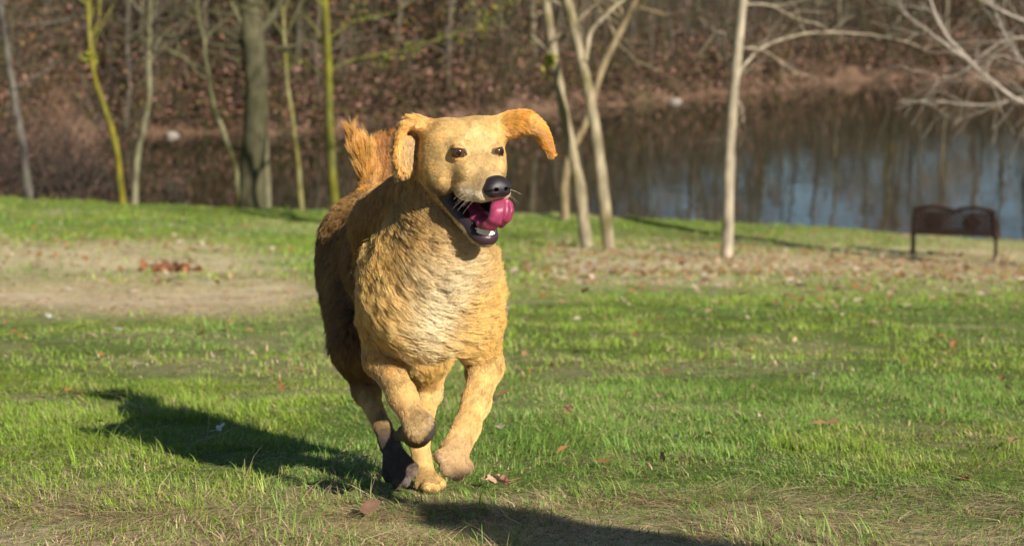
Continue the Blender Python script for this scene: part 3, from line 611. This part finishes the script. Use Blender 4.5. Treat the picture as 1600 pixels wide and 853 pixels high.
# dog's left hind leg, landing
cap(P(590, 440, 4.72), P(665, 545, 4.50), .10, .06, .05, .025, GOLD, DOWN, .3, .3)
cap(P(665, 545, 4.50), P(670, 612, 4.56), .055, .028, .03, .012, LEG, DOWN, 0, .25)
cap(P(670, 612, 4.56), P(655, 690, 4.42), .026, .021, .02, .007, LEG, None, 0, .2)
cap(P(655, 690, 4.42), P(661, 735, 4.37), .021, .025, .015, .006, LEG, None, 0, .2)
for (x, y, D) in ((656, 757, 4.31), (667, 760, 4.29), (679, 760, 4.29), (688, 756, 4.32)):
    cap(P(663, 738, 4.365), P(x, y, D), .017, .0135, .008, .005, LEG, None, 0, .15)
# tail: root, the lit plume swung left and the curled part behind the ear
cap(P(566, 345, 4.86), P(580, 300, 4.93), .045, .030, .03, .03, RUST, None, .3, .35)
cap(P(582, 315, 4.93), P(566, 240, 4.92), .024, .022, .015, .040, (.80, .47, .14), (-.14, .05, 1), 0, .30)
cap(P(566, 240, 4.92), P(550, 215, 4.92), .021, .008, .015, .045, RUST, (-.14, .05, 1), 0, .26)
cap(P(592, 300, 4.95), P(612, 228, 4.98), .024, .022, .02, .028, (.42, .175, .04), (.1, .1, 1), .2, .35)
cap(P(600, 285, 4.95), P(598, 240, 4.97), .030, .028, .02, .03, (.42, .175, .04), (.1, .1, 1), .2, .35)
# head -------------------------------------------------
def hcap(a, b, ra, rb, k, L, col, d=None, lift=.15):
    dd = RH @ np.array(d if d is not None else (-1, 0, -.2), float)
    cap(H(*a), H(*b), ra, rb, k, L, col, dd, 0, lift)
def hell(c, r, k, L, col, d=(-1, 0, -.2), lift=.15): ell(H(*c), r, RH, k, L, col, RH @ np.array(d, float), 0, lift)
hell((-.066, 0, -.012), (.080, .076, .054), .03, .006, FACE)                # skull
hell((-.018, 0, .015), (.035, .052, .034), .02, .005, FACE, (-.6, 0, 1))
hell((-.06, 0, .022), (.055, .058, .032), .03, .006, FACE, (-1, 0, 0))    # forehead
for s in (-1, 1):
    hell((-.065, s * .044, .018), (.045, .034, .036), .03, .006, FACE, (-1, s * .3, 0))
    hell((-.055, s * .048, -.045), (.055, .036, .045), .03, .008, FACE, (-1, s * .2, -.5))   # cheek
    hell((-.004, s * .033, .016), (.018, .018, .011), .015, .004, FACE, (-.5, s * .5, .6))   # brow
    hell((.012, s * .030, -.030), (.036, .022, .026), .02, .004, FACE, (-1, s * .4, -.2))    # under the eye
    hell((.062, s * .019, -.070), (.034, .021, .019), .012, .005, PALE, (-1, s * .4, -.5))   # upper lip
    hell((.025, s * .035, -.072), (.036, .016, .018), .014, .006, PALE, (-1, s * .4, -.5))
hcap((.0, 0, -.026), (.078, 0, -.050), .034, .0225, .02, .004, FACE)        # bridge of the muzzle
hell((.085, 0, -.060), (.018, .025, .019), .010, .003, PALE)                # under the nose
# lower jaw, hanging open
for s in (-1, 1):
    hcap((-.065, s * .040, -.085), (.036, s * .016, -.160), .021, .0125, .012, .008, FACE, (-1, 0, -.3))
hcap((-.05, 0, -.108), (.048, 0, -.166), .024, .0155, .02, .008, PALE, (-1, 0, -.4))
hell((.046, 0, -.162), (.019, .023, .014), .01, .003, PALE)
NHEAD_CUT = []
def cavity(p):
    q = to_head(p).astype(np.float32)
    a = sseg(q, (-.048, 0, -.086), (.058, 0, -.119), .012, .022, np.array([1, .50, 1], np.float32))
    b = sseg(q, (-.01, 0, -.100), (.075, 0, -.112), .014, .021, np.array([1, .60, 1], np.float32))
    c = sell(q, (.04, 0, -.144), (.026, .015, .018))
    return smin(smin(a, b, .01), c, .008)
# ears
es = np.array([1.0, .42, 1.0], np.float32)
earL = [P(786, 196, 3.93), P(806, 184, 3.93), P(828, 186, 3.93), P(846, 202, 3.94), P(855, 224, 3.95), P(858, 240, 3.95)]
def chain(pts, r, k, L, col, d, lift, s):
    pts = [np.asarray(a, float) for a in pts]
    def fn(p):
        out = sseg(p, pts[0], pts[1], r[0], r[1], s)
        for i in range(1, len(pts) - 1): out = np.minimum(out, sseg(p, pts[i], pts[i + 1], r[i], r[i + 1], s))
        return out
    add(fn, k, L, col, d, 0, lift)
def spline(pts, r, n=4):
    pts = np.array(pts); r = np.array(r); T = np.linspace(0, len(pts) - 1, (len(pts) - 1) * n + 1); P_, R_ = [], []
    for t in T:
        i = min(int(t), len(pts) - 2); u = t - i; a, b, c, e = pts[max(i - 1, 0)], pts[i], pts[i + 1], pts[min(i + 2, len(pts) - 1)]
        P_.append(.5 * (2 * b + (c - a) * u + (2 * a - 5 * b + 4 * c - e) * u * u + (3 * b - a - 3 * c + e) * u ** 3)); R_.append(np.interp(t, range(len(r)), r))
    return P_, R_
earL = [P(774, 204, 3.97), P(797, 196, 3.96), P(820, 192, 3.95), P(840, 202, 3.95), P(854, 224, 3.95), P(859, 240, 3.95)]
chain(*spline(earL, [.025, .027, .0245, .018, .0115, .006]), .018, .010, RUST, (.85, 0, -.35), .16, np.array([1, .75, 1], np.float32))
earR = [P(668, 200, 3.95), P(647, 192, 3.94), P(632, 201, 3.93), P(624, 222, 3.93), P(622, 248, 3.93), P(628, 266, 3.93)]
rr = [.020, .014, .009, .0065, .006, .005]
chain(*spline(earR, rr), .010, .006, RUST, (-.5, 0, -.8), .12, np.array([1, .55, 1], np.float32))
ell(P(641, 230, 3.95), (.022, .010, .048), None, .010, .032, (.85, .64, .32), (-.70, -.45, -.65), 1, .75)
EYES = [H(.0165, -.0445, .004), H(.0180, .0375, .000)]
EAX = [unit(RH @ np.array([1, -.55, .05])), unit(RH @ np.array([1, .55, .05]))]
def eye_sdf(p, d):
    for c, ax in zip(EYES, EAX):
        near = ((p - c) ** 2).sum(1) < .05 ** 2
        if not near.any(): continue
        q = p[near]; R = frame(ax, np.array([0, 0, 1.0])); dd = d[near]
        dd = smin(dd, np.sqrt(((q - c) ** 2).sum(1)) - .0145, .010)
        cut = sell(q, c + ax * .012, (.018, .0156, .0080), R)
        dd = np.maximum(dd, -cut)
        d[near] = dd
    return d
def body_sdf(p, cut=True):
    p = p.astype(np.float32); d = np.full(len(p), 9., np.float32)
    for fn, k, *_ in prims: d = smin(d, fn(p).astype(np.float32), k)
    if cut:
        near = ((p - HO) ** 2).sum(1) < .30 ** 2
        if near.any():
            q = p[near]; dn = d[near]
            cv = cavity(q); h = np.maximum(.008 - np.abs(-cv - dn), 0) / .008
            dn = np.maximum(dn, -cv) + h * h * .002
            d[near] = eye_sdf(q, dn)
    return d

def surface_nets(sdf, lo, hi, h, block=8, coarse=None):
    lo = np.asarray(lo, float); n = np.ceil((np.asarray(hi) - lo) / (h * block)).astype(int)
    # coarse pass: keep blocks near the surface
    g = np.stack(np.meshgrid(*[np.arange(k) for k in n], indexing='ij'), -1).reshape(-1, 3)
    cen = lo + (g + .5) * h * block
    dd = np.concatenate([sdf(c) for c in np.array_split(cen, max(1, len(cen) // 200000))])
    keep = g[np.abs(dd) < h * block * 1.3]
    idx = np.stack(np.meshgrid(*[np.arange(block + 1)] * 3, indexing='ij'), -1).reshape(-1, 3)
    cells = {}
    Vs, Ks = [], []; edges = []
    NN = (n * block + 2).astype(np.int64)
    key = lambda ijk: (ijk[..., 0] * NN[1] + ijk[..., 1]) * NN[2] + ijk[..., 2]
    c8 = np.array([[i, j, k] for i in (0, 1) for j in (0, 1) for k in (0, 1)])
    ed = [(a, b) for a in range(8) for b in range(a + 1, 8) if np.abs(c8[a] - c8[b]).sum() == 1]
    b0 = np.stack(np.meshgrid(*[np.arange(block)] * 3, indexing='ij'), -1).reshape(-1, 3)
    Q = []
    for part in np.array_split(keep, max(1, len(keep) // 400)):
        if not len(part): continue
        ijk = part[:, None, :] * block + idx[None]
        val = sdf((lo + ijk.reshape(-1, 3) * h)).reshape(len(part), block + 1, block + 1, block + 1)
        corner = np.stack([val[:, c[0]:c[0] + block, c[1]:c[1] + block, c[2]:c[2] + block] for c in c8], -1).reshape(len(part), -1, 8)
        act = (corner.min(-1) < 0) & (corner.max(-1) >= 0)
        bi, ci = np.nonzero(act); cv = corner[bi, ci]; base = part[bi] * block + b0[ci]
        s = np.zeros((len(cv), 3)); cnt = np.zeros(len(cv))
        for a, b in ed:
            m = (cv[:, a] < 0) != (cv[:, b] < 0); t = cv[:, a] / np.where(m, cv[:, a] - cv[:, b], 1)
            s += np.where(m[:, None], c8[a] + t[:, None] * (c8[b] - c8[a]), 0); cnt += m
        Vs.append(lo + (base + s / cnt[:, None]) * h); Ks.append(key(base))
        # quads around sign-changing edges starting at each cell's corner 0
        for ax in range(3):
            e = 4 >> ax; m = (cv[:, 0] < 0) != (cv[:, e] < 0)
            o1 = np.zeros(3, int); o2 = np.zeros(3, int); o1[(ax + 1) % 3] = 1; o2[(ax + 2) % 3] = 1
            bb = base[m]; q = np.stack([key(bb), key(bb - o1), key(bb - o1 - o2), key(bb - o2)], 1)
            flip = cv[m, 0] >= 0; q[flip] = q[flip][:, ::-1]; Q.append(q)
    V = np.concatenate(Vs); K = np.concatenate(Ks); Q = np.concatenate(Q)
    o = np.argsort(K); Ks_ = K[o]; pos = np.searchsorted(Ks_, Q); pos = np.clip(pos, 0, len(Ks_) - 1)
    ok = (Ks_[pos] == Q).all(1)
    return V, o[pos[ok]]
def normals(sdf, p, e=.002):
    g = np.stack([sdf(p + np.eye(3)[i] * e) - sdf(p - np.eye(3)[i] * e) for i in range(3)], 1)
    return unit(g)

allp = np.array([P(480, 150, 4.9), P(880, 780, 3.8)])
Hc = HO
LO = np.array([-.62, 3.62, -.06]); HI = np.array([.16, 5.15, .95])
V1, F1 = surface_nets(body_sdf, LO, HI, .005)
hl = HO + np.array([-.17, -.14, -.20]); hh = HO + np.array([.15, .22, .11])
V2, F2 = surface_nets(body_sdf, hl, hh, .0018)
# the finer head replaces the coarse one inside its box
inb = ((V1 > hl + .008) & (V1 < hh - .008)).all(1)
F1 = F1[~inb[F1].all(1)]
VB = np.concatenate([V1, V2]); FB = np.concatenate([F1, F2 + len(V1)])
used = np.unique(FB); rm = np.full(len(VB), -1); rm[used] = np.arange(len(used)); VB = VB[used]; FB = rm[FB]

def fur_fields(p):
    """blend of the muscles' fur settings at points p"""
    D = np.stack([fn(p.astype(np.float32)) for fn, *_ in prims], 1); D = D - D.min(1, keepdims=True)
    W = np.exp(-D / .012); W /= W.sum(1, keepdims=True)
    L = W @ np.array([q[2] for q in prims]); C = W @ np.stack([q[3] for q in prims])
    d = W @ np.stack([q[4] for q in prims]); wv = W @ np.array([q[5] for q in prims]); lf = W @ np.array([q[6] for q in prims])
    return L, C, d, wv, lf
def sstep(a, b, x): t = np.clip((x - a) / (b - a), 0, 1); return t * t * (3 - 2 * t)
def sm01(a, b, x): t = np.clip((x - a) / (b - a), 0, 1); return t * t * (3 - 2 * t)
def skin_tint(p, nrm):
    """colour and bareness (no fur) on the head and paws"""
    L, C, d, wv, lf = fur_fields(p)
    q = to_head(p); f, l, u = q.T; near = ((q ** 2).sum(1) < .26 ** 2)
    bare = np.zeros(len(p))
    cav = cavity(p)
    # mouth lining and black lips
    inm = near & (cav < .0028)
    lipline = near & (cav < .019) & (f > -.085) & (f < .085) & (u < -.080 - .2 * np.clip(f + .04, 0, 1)) & (u > -.175)
    deep = near & (cav < .0035) & (f < .012)
    C[inm] = (.12, .03, .035); C[lipline & ~inm] = (.026, .015, .019); C[lipline & (f > .045)] = (.042, .020, .026); C[inm & (f > .0) & (u < -.12)] = (.38, .09, .13); C[inm & (np.abs(l) > .016)] = (.03, .014, .02)
    C[deep] = (.018, .010, .013); bare[inm | lipline | deep] = 1
    # grey-white along the upper lip, cream chin
    m = near & (f > .035) & (u < -.062) & (u > -.098) & (bare < 1); C[m] = C[m] * .35 + np.array([.70, .60, .42]) * .65
    # eye rims
    for c, ax in zip(EYES, EAX):
        R = frame(ax, np.array([0, 0, 1.0])); e = (p - c) @ R
        rr_ = np.sqrt((e[:, 1] / .0205) ** 2 + ((e[:, 2] + .0) / .0100) ** 2); m = (e[:, 0] > 0) & (rr_ < 1) & (((p - c) ** 2).sum(1) < .03 ** 2)
        C[m] = (.022, .014, .010); bare[m] = 1
        rr2 = np.sqrt((e[:, 1] / .034) ** 2 + ((e[:, 2] - .002) / .020) ** 2); m2 = (e[:, 0] > 0) & (rr2 < 1) & ~m & (((p - c) ** 2).sum(1) < .04 ** 2)
        C[m2] = C[m2] * .65 + np.array([.42, .21, .06]) * .35
    # cheek shading painted into the coat, and dark hair round the corner of the mouth
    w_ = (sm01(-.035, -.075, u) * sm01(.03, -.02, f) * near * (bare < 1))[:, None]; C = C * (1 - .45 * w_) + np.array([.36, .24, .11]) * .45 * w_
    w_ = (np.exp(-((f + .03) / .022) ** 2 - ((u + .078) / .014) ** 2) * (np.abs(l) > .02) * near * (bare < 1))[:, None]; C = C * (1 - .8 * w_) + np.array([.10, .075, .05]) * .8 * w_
    # forehead highlight painted into the coat, and darker stop
    m = near & (f > -.06) & (u > .012) & (np.abs(l) < .05); w_ = (sm01(.0, .03, u) * sm01(.065, .02, np.abs(l)) * (f > -.07) * near)[:, None] * .55; C = C * (1 - w_) + np.array([.74, .51, .21]) * w_
    w_ = np.exp(-((f - .035) / .03) ** 2 - (l / .03) ** 2) * near * (u > -.05); C = C * (1 - .25 * w_[:, None]) + np.array([.50, .34, .18]) * .25 * w_[:, None]
    W_ = P(655, 668, 3.92); s_ = (p - W_) @ unit(np.array([.78, .25, -.62])); m = (((p - W_) ** 2).sum(1) < .055 ** 2) & (s_ > .010 + .006 * (vnoise(p, 160) - .5)); C[m] = PAW_SHADE  # shaded end of the folded wrist painted dark, with a ragged edge
    return L, C, d, wv, lf, bare

NB = normals(lambda p: body_sdf(p, True), VB)
L_, C_, *_r, bare_ = skin_tint(VB, NB)
C_ = np.where(bare_[:, None] > 0, C_, C_ * np.where(L_ > .014, .38, .80)[:, None])  # skin under long fur darkened to paint in depth between the strands
m_skin = material('dog_skin', attr='tint', rough=.42, spec=.45, bump=(220, .0006))
_at = m_skin.node_tree.nodes.new('ShaderNodeAttribute'); _at.attribute_name = 'wet'
for _in, _lo, _hi in (('Roughness', .75, .38), ('Specular IOR Level', .08, .45)):
    _mr = m_skin.node_tree.nodes.new('ShaderNodeMapRange'); _mr.inputs['To Min'].default_value = _lo; _mr.inputs['To Max'].default_value = _hi
    m_skin.node_tree.links.new(_at.outputs['Fac'], _mr.inputs['Value']); m_skin.node_tree.links.new(_mr.outputs[0], m_skin.node_tree.nodes['Principled BSDF'].inputs[_in])
dog = new_obj('dog', None)
dog.location = tuple(P(665, 765, 4.3)); DOGM = np.array(dog.location)
tag(dog, 'golden dog running over the grass with its mouth open and pink tongue curled up', 'dog')
body = mesh_np('body', VB - DOGM, FB, m_skin, True, C_, dog)
_ed = np.minimum(((VB - EYES[0]) ** 2).sum(1), ((VB - EYES[1]) ** 2).sum(1)); bare_ = np.where(_ed < .03 ** 2, 0, bare_)
_w = body.data.attributes.new('wet', 'FLOAT', 'POINT'); _w.data.foreach_set('value', bare_.astype(np.float32))

# nose leather
def nose_sdf(p):
    q = to_head(p).astype(np.float32); q[:, 2] += .011; q[:, 1:] *= .92
    d = sell(q, (.100, 0, -.040), (.017, .0235, .0165))
    d = smin(d, sell(q, (.098, .010, -.046), (.018, .015, .0125)), .008); d = smin(d, sell(q, (.098, -.010, -.046), (.018, .015, .0125)), .008)
    d = smin(d, sell(q, (.088, 0, -.030), (.016, .017, .009)), .01)
    for s in (-1, 1):
        ho = sseg(q, (.128, s * .0105, -.0425), (.106, s * .0095, -.0430), .0050, .0035, np.array([1, .9, 1.15], np.float32))
        sl = sseg(q, (.118, s * .016, -.0440), (.102, s * .024, -.0470), .0026, .0022)
        d = np.maximum(d, -smin(ho, sl, .003))
    cr = sseg(q, (.121, 0, -.040), (.112, 0, -.065), .0013, .0013); d = np.maximum(d, -cr)
    return d
Vn, Fn = surface_nets(nose_sdf, H(.1, 0, -.05) - .045, H(.1, 0, -.05) + .045, .0011)
m_nose = material('nose_leather', (.018, .012, .014), rough=.42, spec=.5, bump=(900, .0005))
mesh_np('nose', Vn - DOGM, Fn, m_nose, True, None, dog)

# tongue curling up over the lip
def tongue_sdf(p):
    q = to_head(p).astype(np.float32); q[:, 2] += .004; q[:, 1] -= .003
    s = np.array([1, .57, 1], np.float32); d = np.full(len(q), 9, np.float32)
    pth = [(-.03, 0, -.108), (.02, -.002, -.124), (.055, -.003, -.129), (.080, -.001, -.126), (.095, .003, -.113), (.0975, .007, -.099), (.090, .011, -.089), (.080, .013, -.088)]
    rr_ = [.010, .011, .0115, .0118, .0118, .0115, .0105, .0085]
    for i in range(7): d = smin(d, sseg(q, pth[i], pth[i + 1], rr_[i], rr_[i + 1], s), .010)
    d = d + .0004 * np.sin(q[:, 1] * 190 + q[:, 2] * 60)
    for l0, r0_ in ((.007, .0050),):
        for j in range(2, 6):
            a, b = np.array(pth[j]), np.array(pth[j + 1]); o1 = unit(a - np.array([.070, a[1], -.106])) * .0125; o2 = unit(b - np.array([.070, b[1], -.106])) * .0125
            d = -smin(-d, sseg(q, a + o1 + [0, l0, 0], b + o2 + [0, l0, 0], r0_, r0_), .006)
    return d
Vt, Ft = surface_nets(tongue_sdf, H(.04, 0, -.12) - .085, H(.04, 0, -.12) + .085, .0016)
m_tongue = material('wet_tongue', (.30, .040, .095), rough=.40, spec=.5, noise=(90, .72, 1.15), bump=(1100, .0003), trans=.1)
mesh_np('tongue', Vt - DOGM, Ft, m_tongue, True, None, dog)
# lower teeth with gum
def teeth_sdf(p):
    q = to_head(p).astype(np.float32); q[:, 2] += .012; d = np.full(len(q), 9, np.float32)
    for i in range(9):
        a = (i - 4) / 4 * 1.25; x, y = .043 + .0165 * math.cos(a), .0175 * math.sin(a); tall = .010 if abs(i - 4) == 3 else .0045
        d = smin(d, sseg(q, (x, y, -.143), (x + .001, y * 1.05, -.136 + tall), .0046, .0034), .0012)
    for s in (-1, 1):
        for j in range(2): d = smin(d, sseg(q, (.040 - j * .012, s * (.018 + j * .0028), -.142 + j * .008), (.040 - j * .012, s * (.018 + j * .0028), -.133 + j * .008), .0042, .0025), .001)
    return d
Ve, Fe = surface_nets(teeth_sdf, H(.02, 0, -.13) - .06, H(.02, 0, -.13) + .06, .0011)
m_teeth = material('tooth_enamel', (.72, .66, .56), rough=.25, spec=.5)
mesh_np('lower_teeth', Ve - DOGM, Fe, m_teeth, True, None, dog)
# eyes
def uv_sphere(c, r, n=28):
    th = np.linspace(0, math.pi, n); ph = np.linspace(0, 2 * math.pi, 2 * n, endpoint=False)
    V = np.array([[math.sin(t) * math.cos(q), math.sin(t) * math.sin(q), math.cos(t)] for t in th for q in ph]) * r + c
    F = np.array([[i * 2 * n + j, (i + 1) * 2 * n + j, (i + 1) * 2 * n + (j + 1) % (2 * n), i * 2 * n + (j + 1) % (2 * n)] for i in range(n - 1) for j in range(2 * n)])
    return V, F
m_eye = material('eye', attr='tint', rough=.06, spec=.8)
for c, ax in zip(EYES, EAX):
    cc = c + ax * .0012
    V, F = uv_sphere(cc, .0134); look = unit(ax + RH @ np.array([.6, 0, 0]))
    a = np.arccos(np.clip(unit(V - cc) @ look, -1, 1))
    col = np.where(a[:, None] < .40, np.array([.004, .003, .003]), np.where(a[:, None] < .95, np.array([.055, .020, .006]), np.array([.05, .03, .025])))
    mesh_np('eye', V - DOGM, F, m_eye, True, col, dog)

# ---- fur strands (hair curves rooted on the body surface)
def sample_surface(V, F, dens_fn, total):
    T = np.concatenate([F[:, [0, 1, 2]], F[:, [0, 2, 3]]])
    A = .5 * np.linalg.norm(np.cross(V[T[:, 1]] - V[T[:, 0]], V[T[:, 2]] - V[T[:, 0]]), axis=1)
    cen = V[T].mean(1); pr = A * dens_fn(cen); pr /= pr.sum()
    t = rng.choice(len(T), total, p=pr); r1 = np.sqrt(rng.random(total)); r2 = rng.random(total)
    B = np.stack([1 - r1, r1 * (1 - r2), r1 * r2], 1)
    return (V[T[t]] * B[:, :, None]).sum(1)
def dens(c):
    near = ((c - HO) ** 2).sum(1) < .16 ** 2
    D = np.where(near, 5.0, 1.0); D = np.where((c[:, 2] < .27) & ~near, 3.0, D)
    n = (c[:, 1] > 4.35) & ~near; return D * np.where(n, .55, 1)
NF = 560000
R0 = sample_surface(VB, FB, dens, NF)
NR = normals(lambda p: body_sdf(p, True), R0)
L, C, d, wv, lf, bare = skin_tint(R0, NR)
keep = bare < .5
# nose and eyes stay free
qn = to_head(R0); keep &= ~((nose_sdf(R0) < .002)); keep &= ~((np.abs(qn[:, 1]) < .020) & (qn[:, 0] > .092) & (qn[:, 2] > -.062))
R0, NR, L, C, d, wv, lf = R0[keep], NR[keep], L[keep], C[keep], d[keep], wv[keep], lf[keep]
n = len(R0)
q = to_head(R0); hw = np.exp(-(q ** 2).sum(1) / .16 ** 2)
# fur sweeps away from the breast bone on the chest
mid = P(680, 470, 4.0)
chest = (R0[:, 1] < 4.3) & (wv > .5)
side = np.clip((R0[:, 0] - mid[0]) / .12, -1, 1); d[chest] += np.stack([side * .35, 0 * side, 0 * side], 1)[chest]
# local disorder shared by neighbouring strands
dis = np.stack([vnoise(R0, 9, s_) - .5 for s_ in (1, 2, 3)], 1) + .40 * np.stack([vnoise(R0, 26, s_) - .5 for s_ in (4, 5, 6)], 1)
d = unit(d) + dis * (.25 + .65 * wv[:, None])
d -= (d * NR).sum(1, keepdims=True) * NR; d = unit(d)
# clumps
NC = 16000
ci = rng.choice(n, NC, replace=False); kd = kdtree.KDTree(NC)
for i, k in enumerate(ci): kd.insert(R0[k], i)
kd.balance()
cl = np.array([kd.find(tuple(p))[1] for p in R0]); par = ci[cl]
crand = rng.random((NC, 6))[cl]
Ls = L * (.75 + .5 * rng.random(n)) * (.75 + .5 * crand[:, 0]) * 1.15
dirp = unit(d[par] * .8 + d * .2)
side_v = unit(np.cross(NR, dirp))
# mottled wet colour per clump
cm = np.where(wv > .4, .74 + .45 * crand[:, 1], (.84 + .32 * crand[:, 1]) * (.70 + .6 * vnoise(R0 * [1, .6, .6], 85, 51)) * (.85 + .3 * vnoise(R0, 28, 52))); hue = crand[:, 2][:, None] - .5
Cs = C * cm[:, None] * (1 + hue * np.array([.06, -.04, -.25])) * (.9 + .2 * rng.random((n, 1)))
cx = np.exp(-((R0[:, 0] - P(678, 470, 3.95)[0] - .25 * (R0[:, 2] - P(678, 470, 3.95)[2])) / .050) ** 2 - ((R0[:, 2] - P(678, 455, 3.95)[2]) / .12) ** 2) * (R0[:, 1] < 4.15)
Cs = Cs * (1 - .90 * cx[:, None]) + np.array([.96, .86, .60]) * .90 * cx[:, None]  # cream breast patch, with the chest highlight painted in
def build_fur(name, sel, npt, rad, mat):
    t = np.linspace(0, 1, npt)[None, :, None]; m = sel.sum()
    r, N_, D_, S_ = R0[sel][:, None], NR[sel][:, None], dirp[sel][:, None], side_v[sel][:, None]
    Le = Ls[sel][:, None, None]; li = lf[sel][:, None, None]; wf = wv[sel][:, None, None]
    cr = crand[sel]; ph = (cr[:, 3] * 1.3 + 16 * vnoise(R0[par[sel]], 8, 9))[:, None, None]; fr = 1.8 + .6 * cr[:, 4][:, None, None]
    # lifted at the root then falling along the flow
    out = r + D_ * Le * t * (1 - .12 * t) + N_ * Le * (li * (1 + .2 * wf * np.sin(20 * vnoise(R0[par[sel]] * [1, 1, 1.8], 13, 17)[:, None, None])) * (t * (1.35 - t * .9)) * .8)
    out = out + (S_ * np.sin(ph + t * 6.28 * fr) * .24 + N_ * np.sin(ph + 1.2 + t * 6.28 * fr) * .11) * Le * wf * np.minimum(t * 1.6, 1)
    # gather towards the clump's own strand
    off = (R0[par[sel]] - R0[sel])[:, None]
    out = out + off * (t ** 1.2) * np.where(Le > .013, .16 + .40 * np.minimum(wf, 1), .06)
    out = out + rng.normal(0, 1, (m, 1, 3)) * Le * .05 * t
    out += N_ * (.0006 * t - .0006)
    cu = bpy.data.hair_curves.new(name); cu.add_curves([npt] * m)
    cu.attributes['position'].data.foreach_set('vector', (out - DOGM).astype(np.float32).ravel()) if 'position' in cu.attributes else None
    ra = cu.attributes.get('radius') or cu.attributes.new('radius', 'FLOAT', 'POINT')
    rv = (rad[sel][:, None] * (1 - .75 * np.linspace(0, 1, npt)[None] ** 1.5)).astype(np.float32); ra.data.foreach_set('value', rv.ravel())
    ca = cu.attributes.new('tint', 'FLOAT_COLOR', 'POINT')
    lo_ = np.where(Le > .014, 0, 1) ; c0 = np.array([.28, .17, .075]) * (1 - lo_) + np.array([.9, .88, .84]) * lo_; shade = c0 * (1 - t) ** 1.3 + 1.30 * (1 - (1 - t) ** 1.3)  # dark of the gaps between locks painted onto long roots, tips brightened
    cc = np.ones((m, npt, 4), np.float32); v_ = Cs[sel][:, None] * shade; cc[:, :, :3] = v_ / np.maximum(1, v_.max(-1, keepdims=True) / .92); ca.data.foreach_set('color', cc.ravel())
    cu.materials.append(mat); return new_obj(name, cu, dog)
m_fur = bpy.data.materials.new('fur'); m_fur.use_nodes = True
_n = m_fur.node_tree.nodes; _l = m_fur.node_tree.links; _b = _n['Principled BSDF']; _a = _n.new('ShaderNodeAttribute'); _a.attribute_name = 'tint'
_l.new(_a.outputs['Color'], _b.inputs['Base Color']); _b.inputs['Roughness'].default_value = .38; _b.inputs['Specular IOR Level'].default_value = .6
_t = _n.new('ShaderNodeBsdfTranslucent'); _l.new(_a.outputs['Color'], _t.inputs[0]); _m = _n.new('ShaderNodeMixShader'); _m.inputs[0].default_value = .22
_l.new(_b.outputs[0], _m.inputs[1]); _l.new(_t.outputs[0], _m.inputs[2]); _l.new(_m.outputs[0], _n['Material Output'].inputs[0])
# whiskers
_wc = bpy.data.hair_curves.new('whiskers'); _pts = []
for s_ in (-1, 1):
    for i in range(9):
        a_ = H(.045 + .012 * (i % 3), s_ * (.036 - .004 * (i % 3)), -.066 - .006 * (i // 3)); dd_ = unit(RH @ np.array([.35 - .25 * (i // 3), s_ * 1.0, -.15 - .25 * (i // 3)]) + rng.normal(0, .12, 3))
        for t_ in np.linspace(0, 1, 6): _pts.append(a_ + dd_ * .036 * t_ + np.array([0, 0, -.010]) * t_ ** 2 - DOGM)
_wc.add_curves([6] * 18); _wc.attributes['position'].data.foreach_set('vector', np.array(_pts, np.float32).ravel())
_ra = _wc.attributes.get('radius') or _wc.attributes.new('radius', 'FLOAT', 'POINT'); _ra.data.foreach_set('value', np.tile(np.linspace(.00017, .00006, 6), 18).astype(np.float32))
_ca = _wc.attributes.new('tint', 'FLOAT_COLOR', 'POINT'); _ca.data.foreach_set('color', np.tile(np.array([.6, .5, .38, 1], np.float32), 108)); _wc.materials.append(m_fur); new_obj('whiskers', _wc, dog)
long_ = Ls > .014
rad = np.where(long_, .00042, .00030)
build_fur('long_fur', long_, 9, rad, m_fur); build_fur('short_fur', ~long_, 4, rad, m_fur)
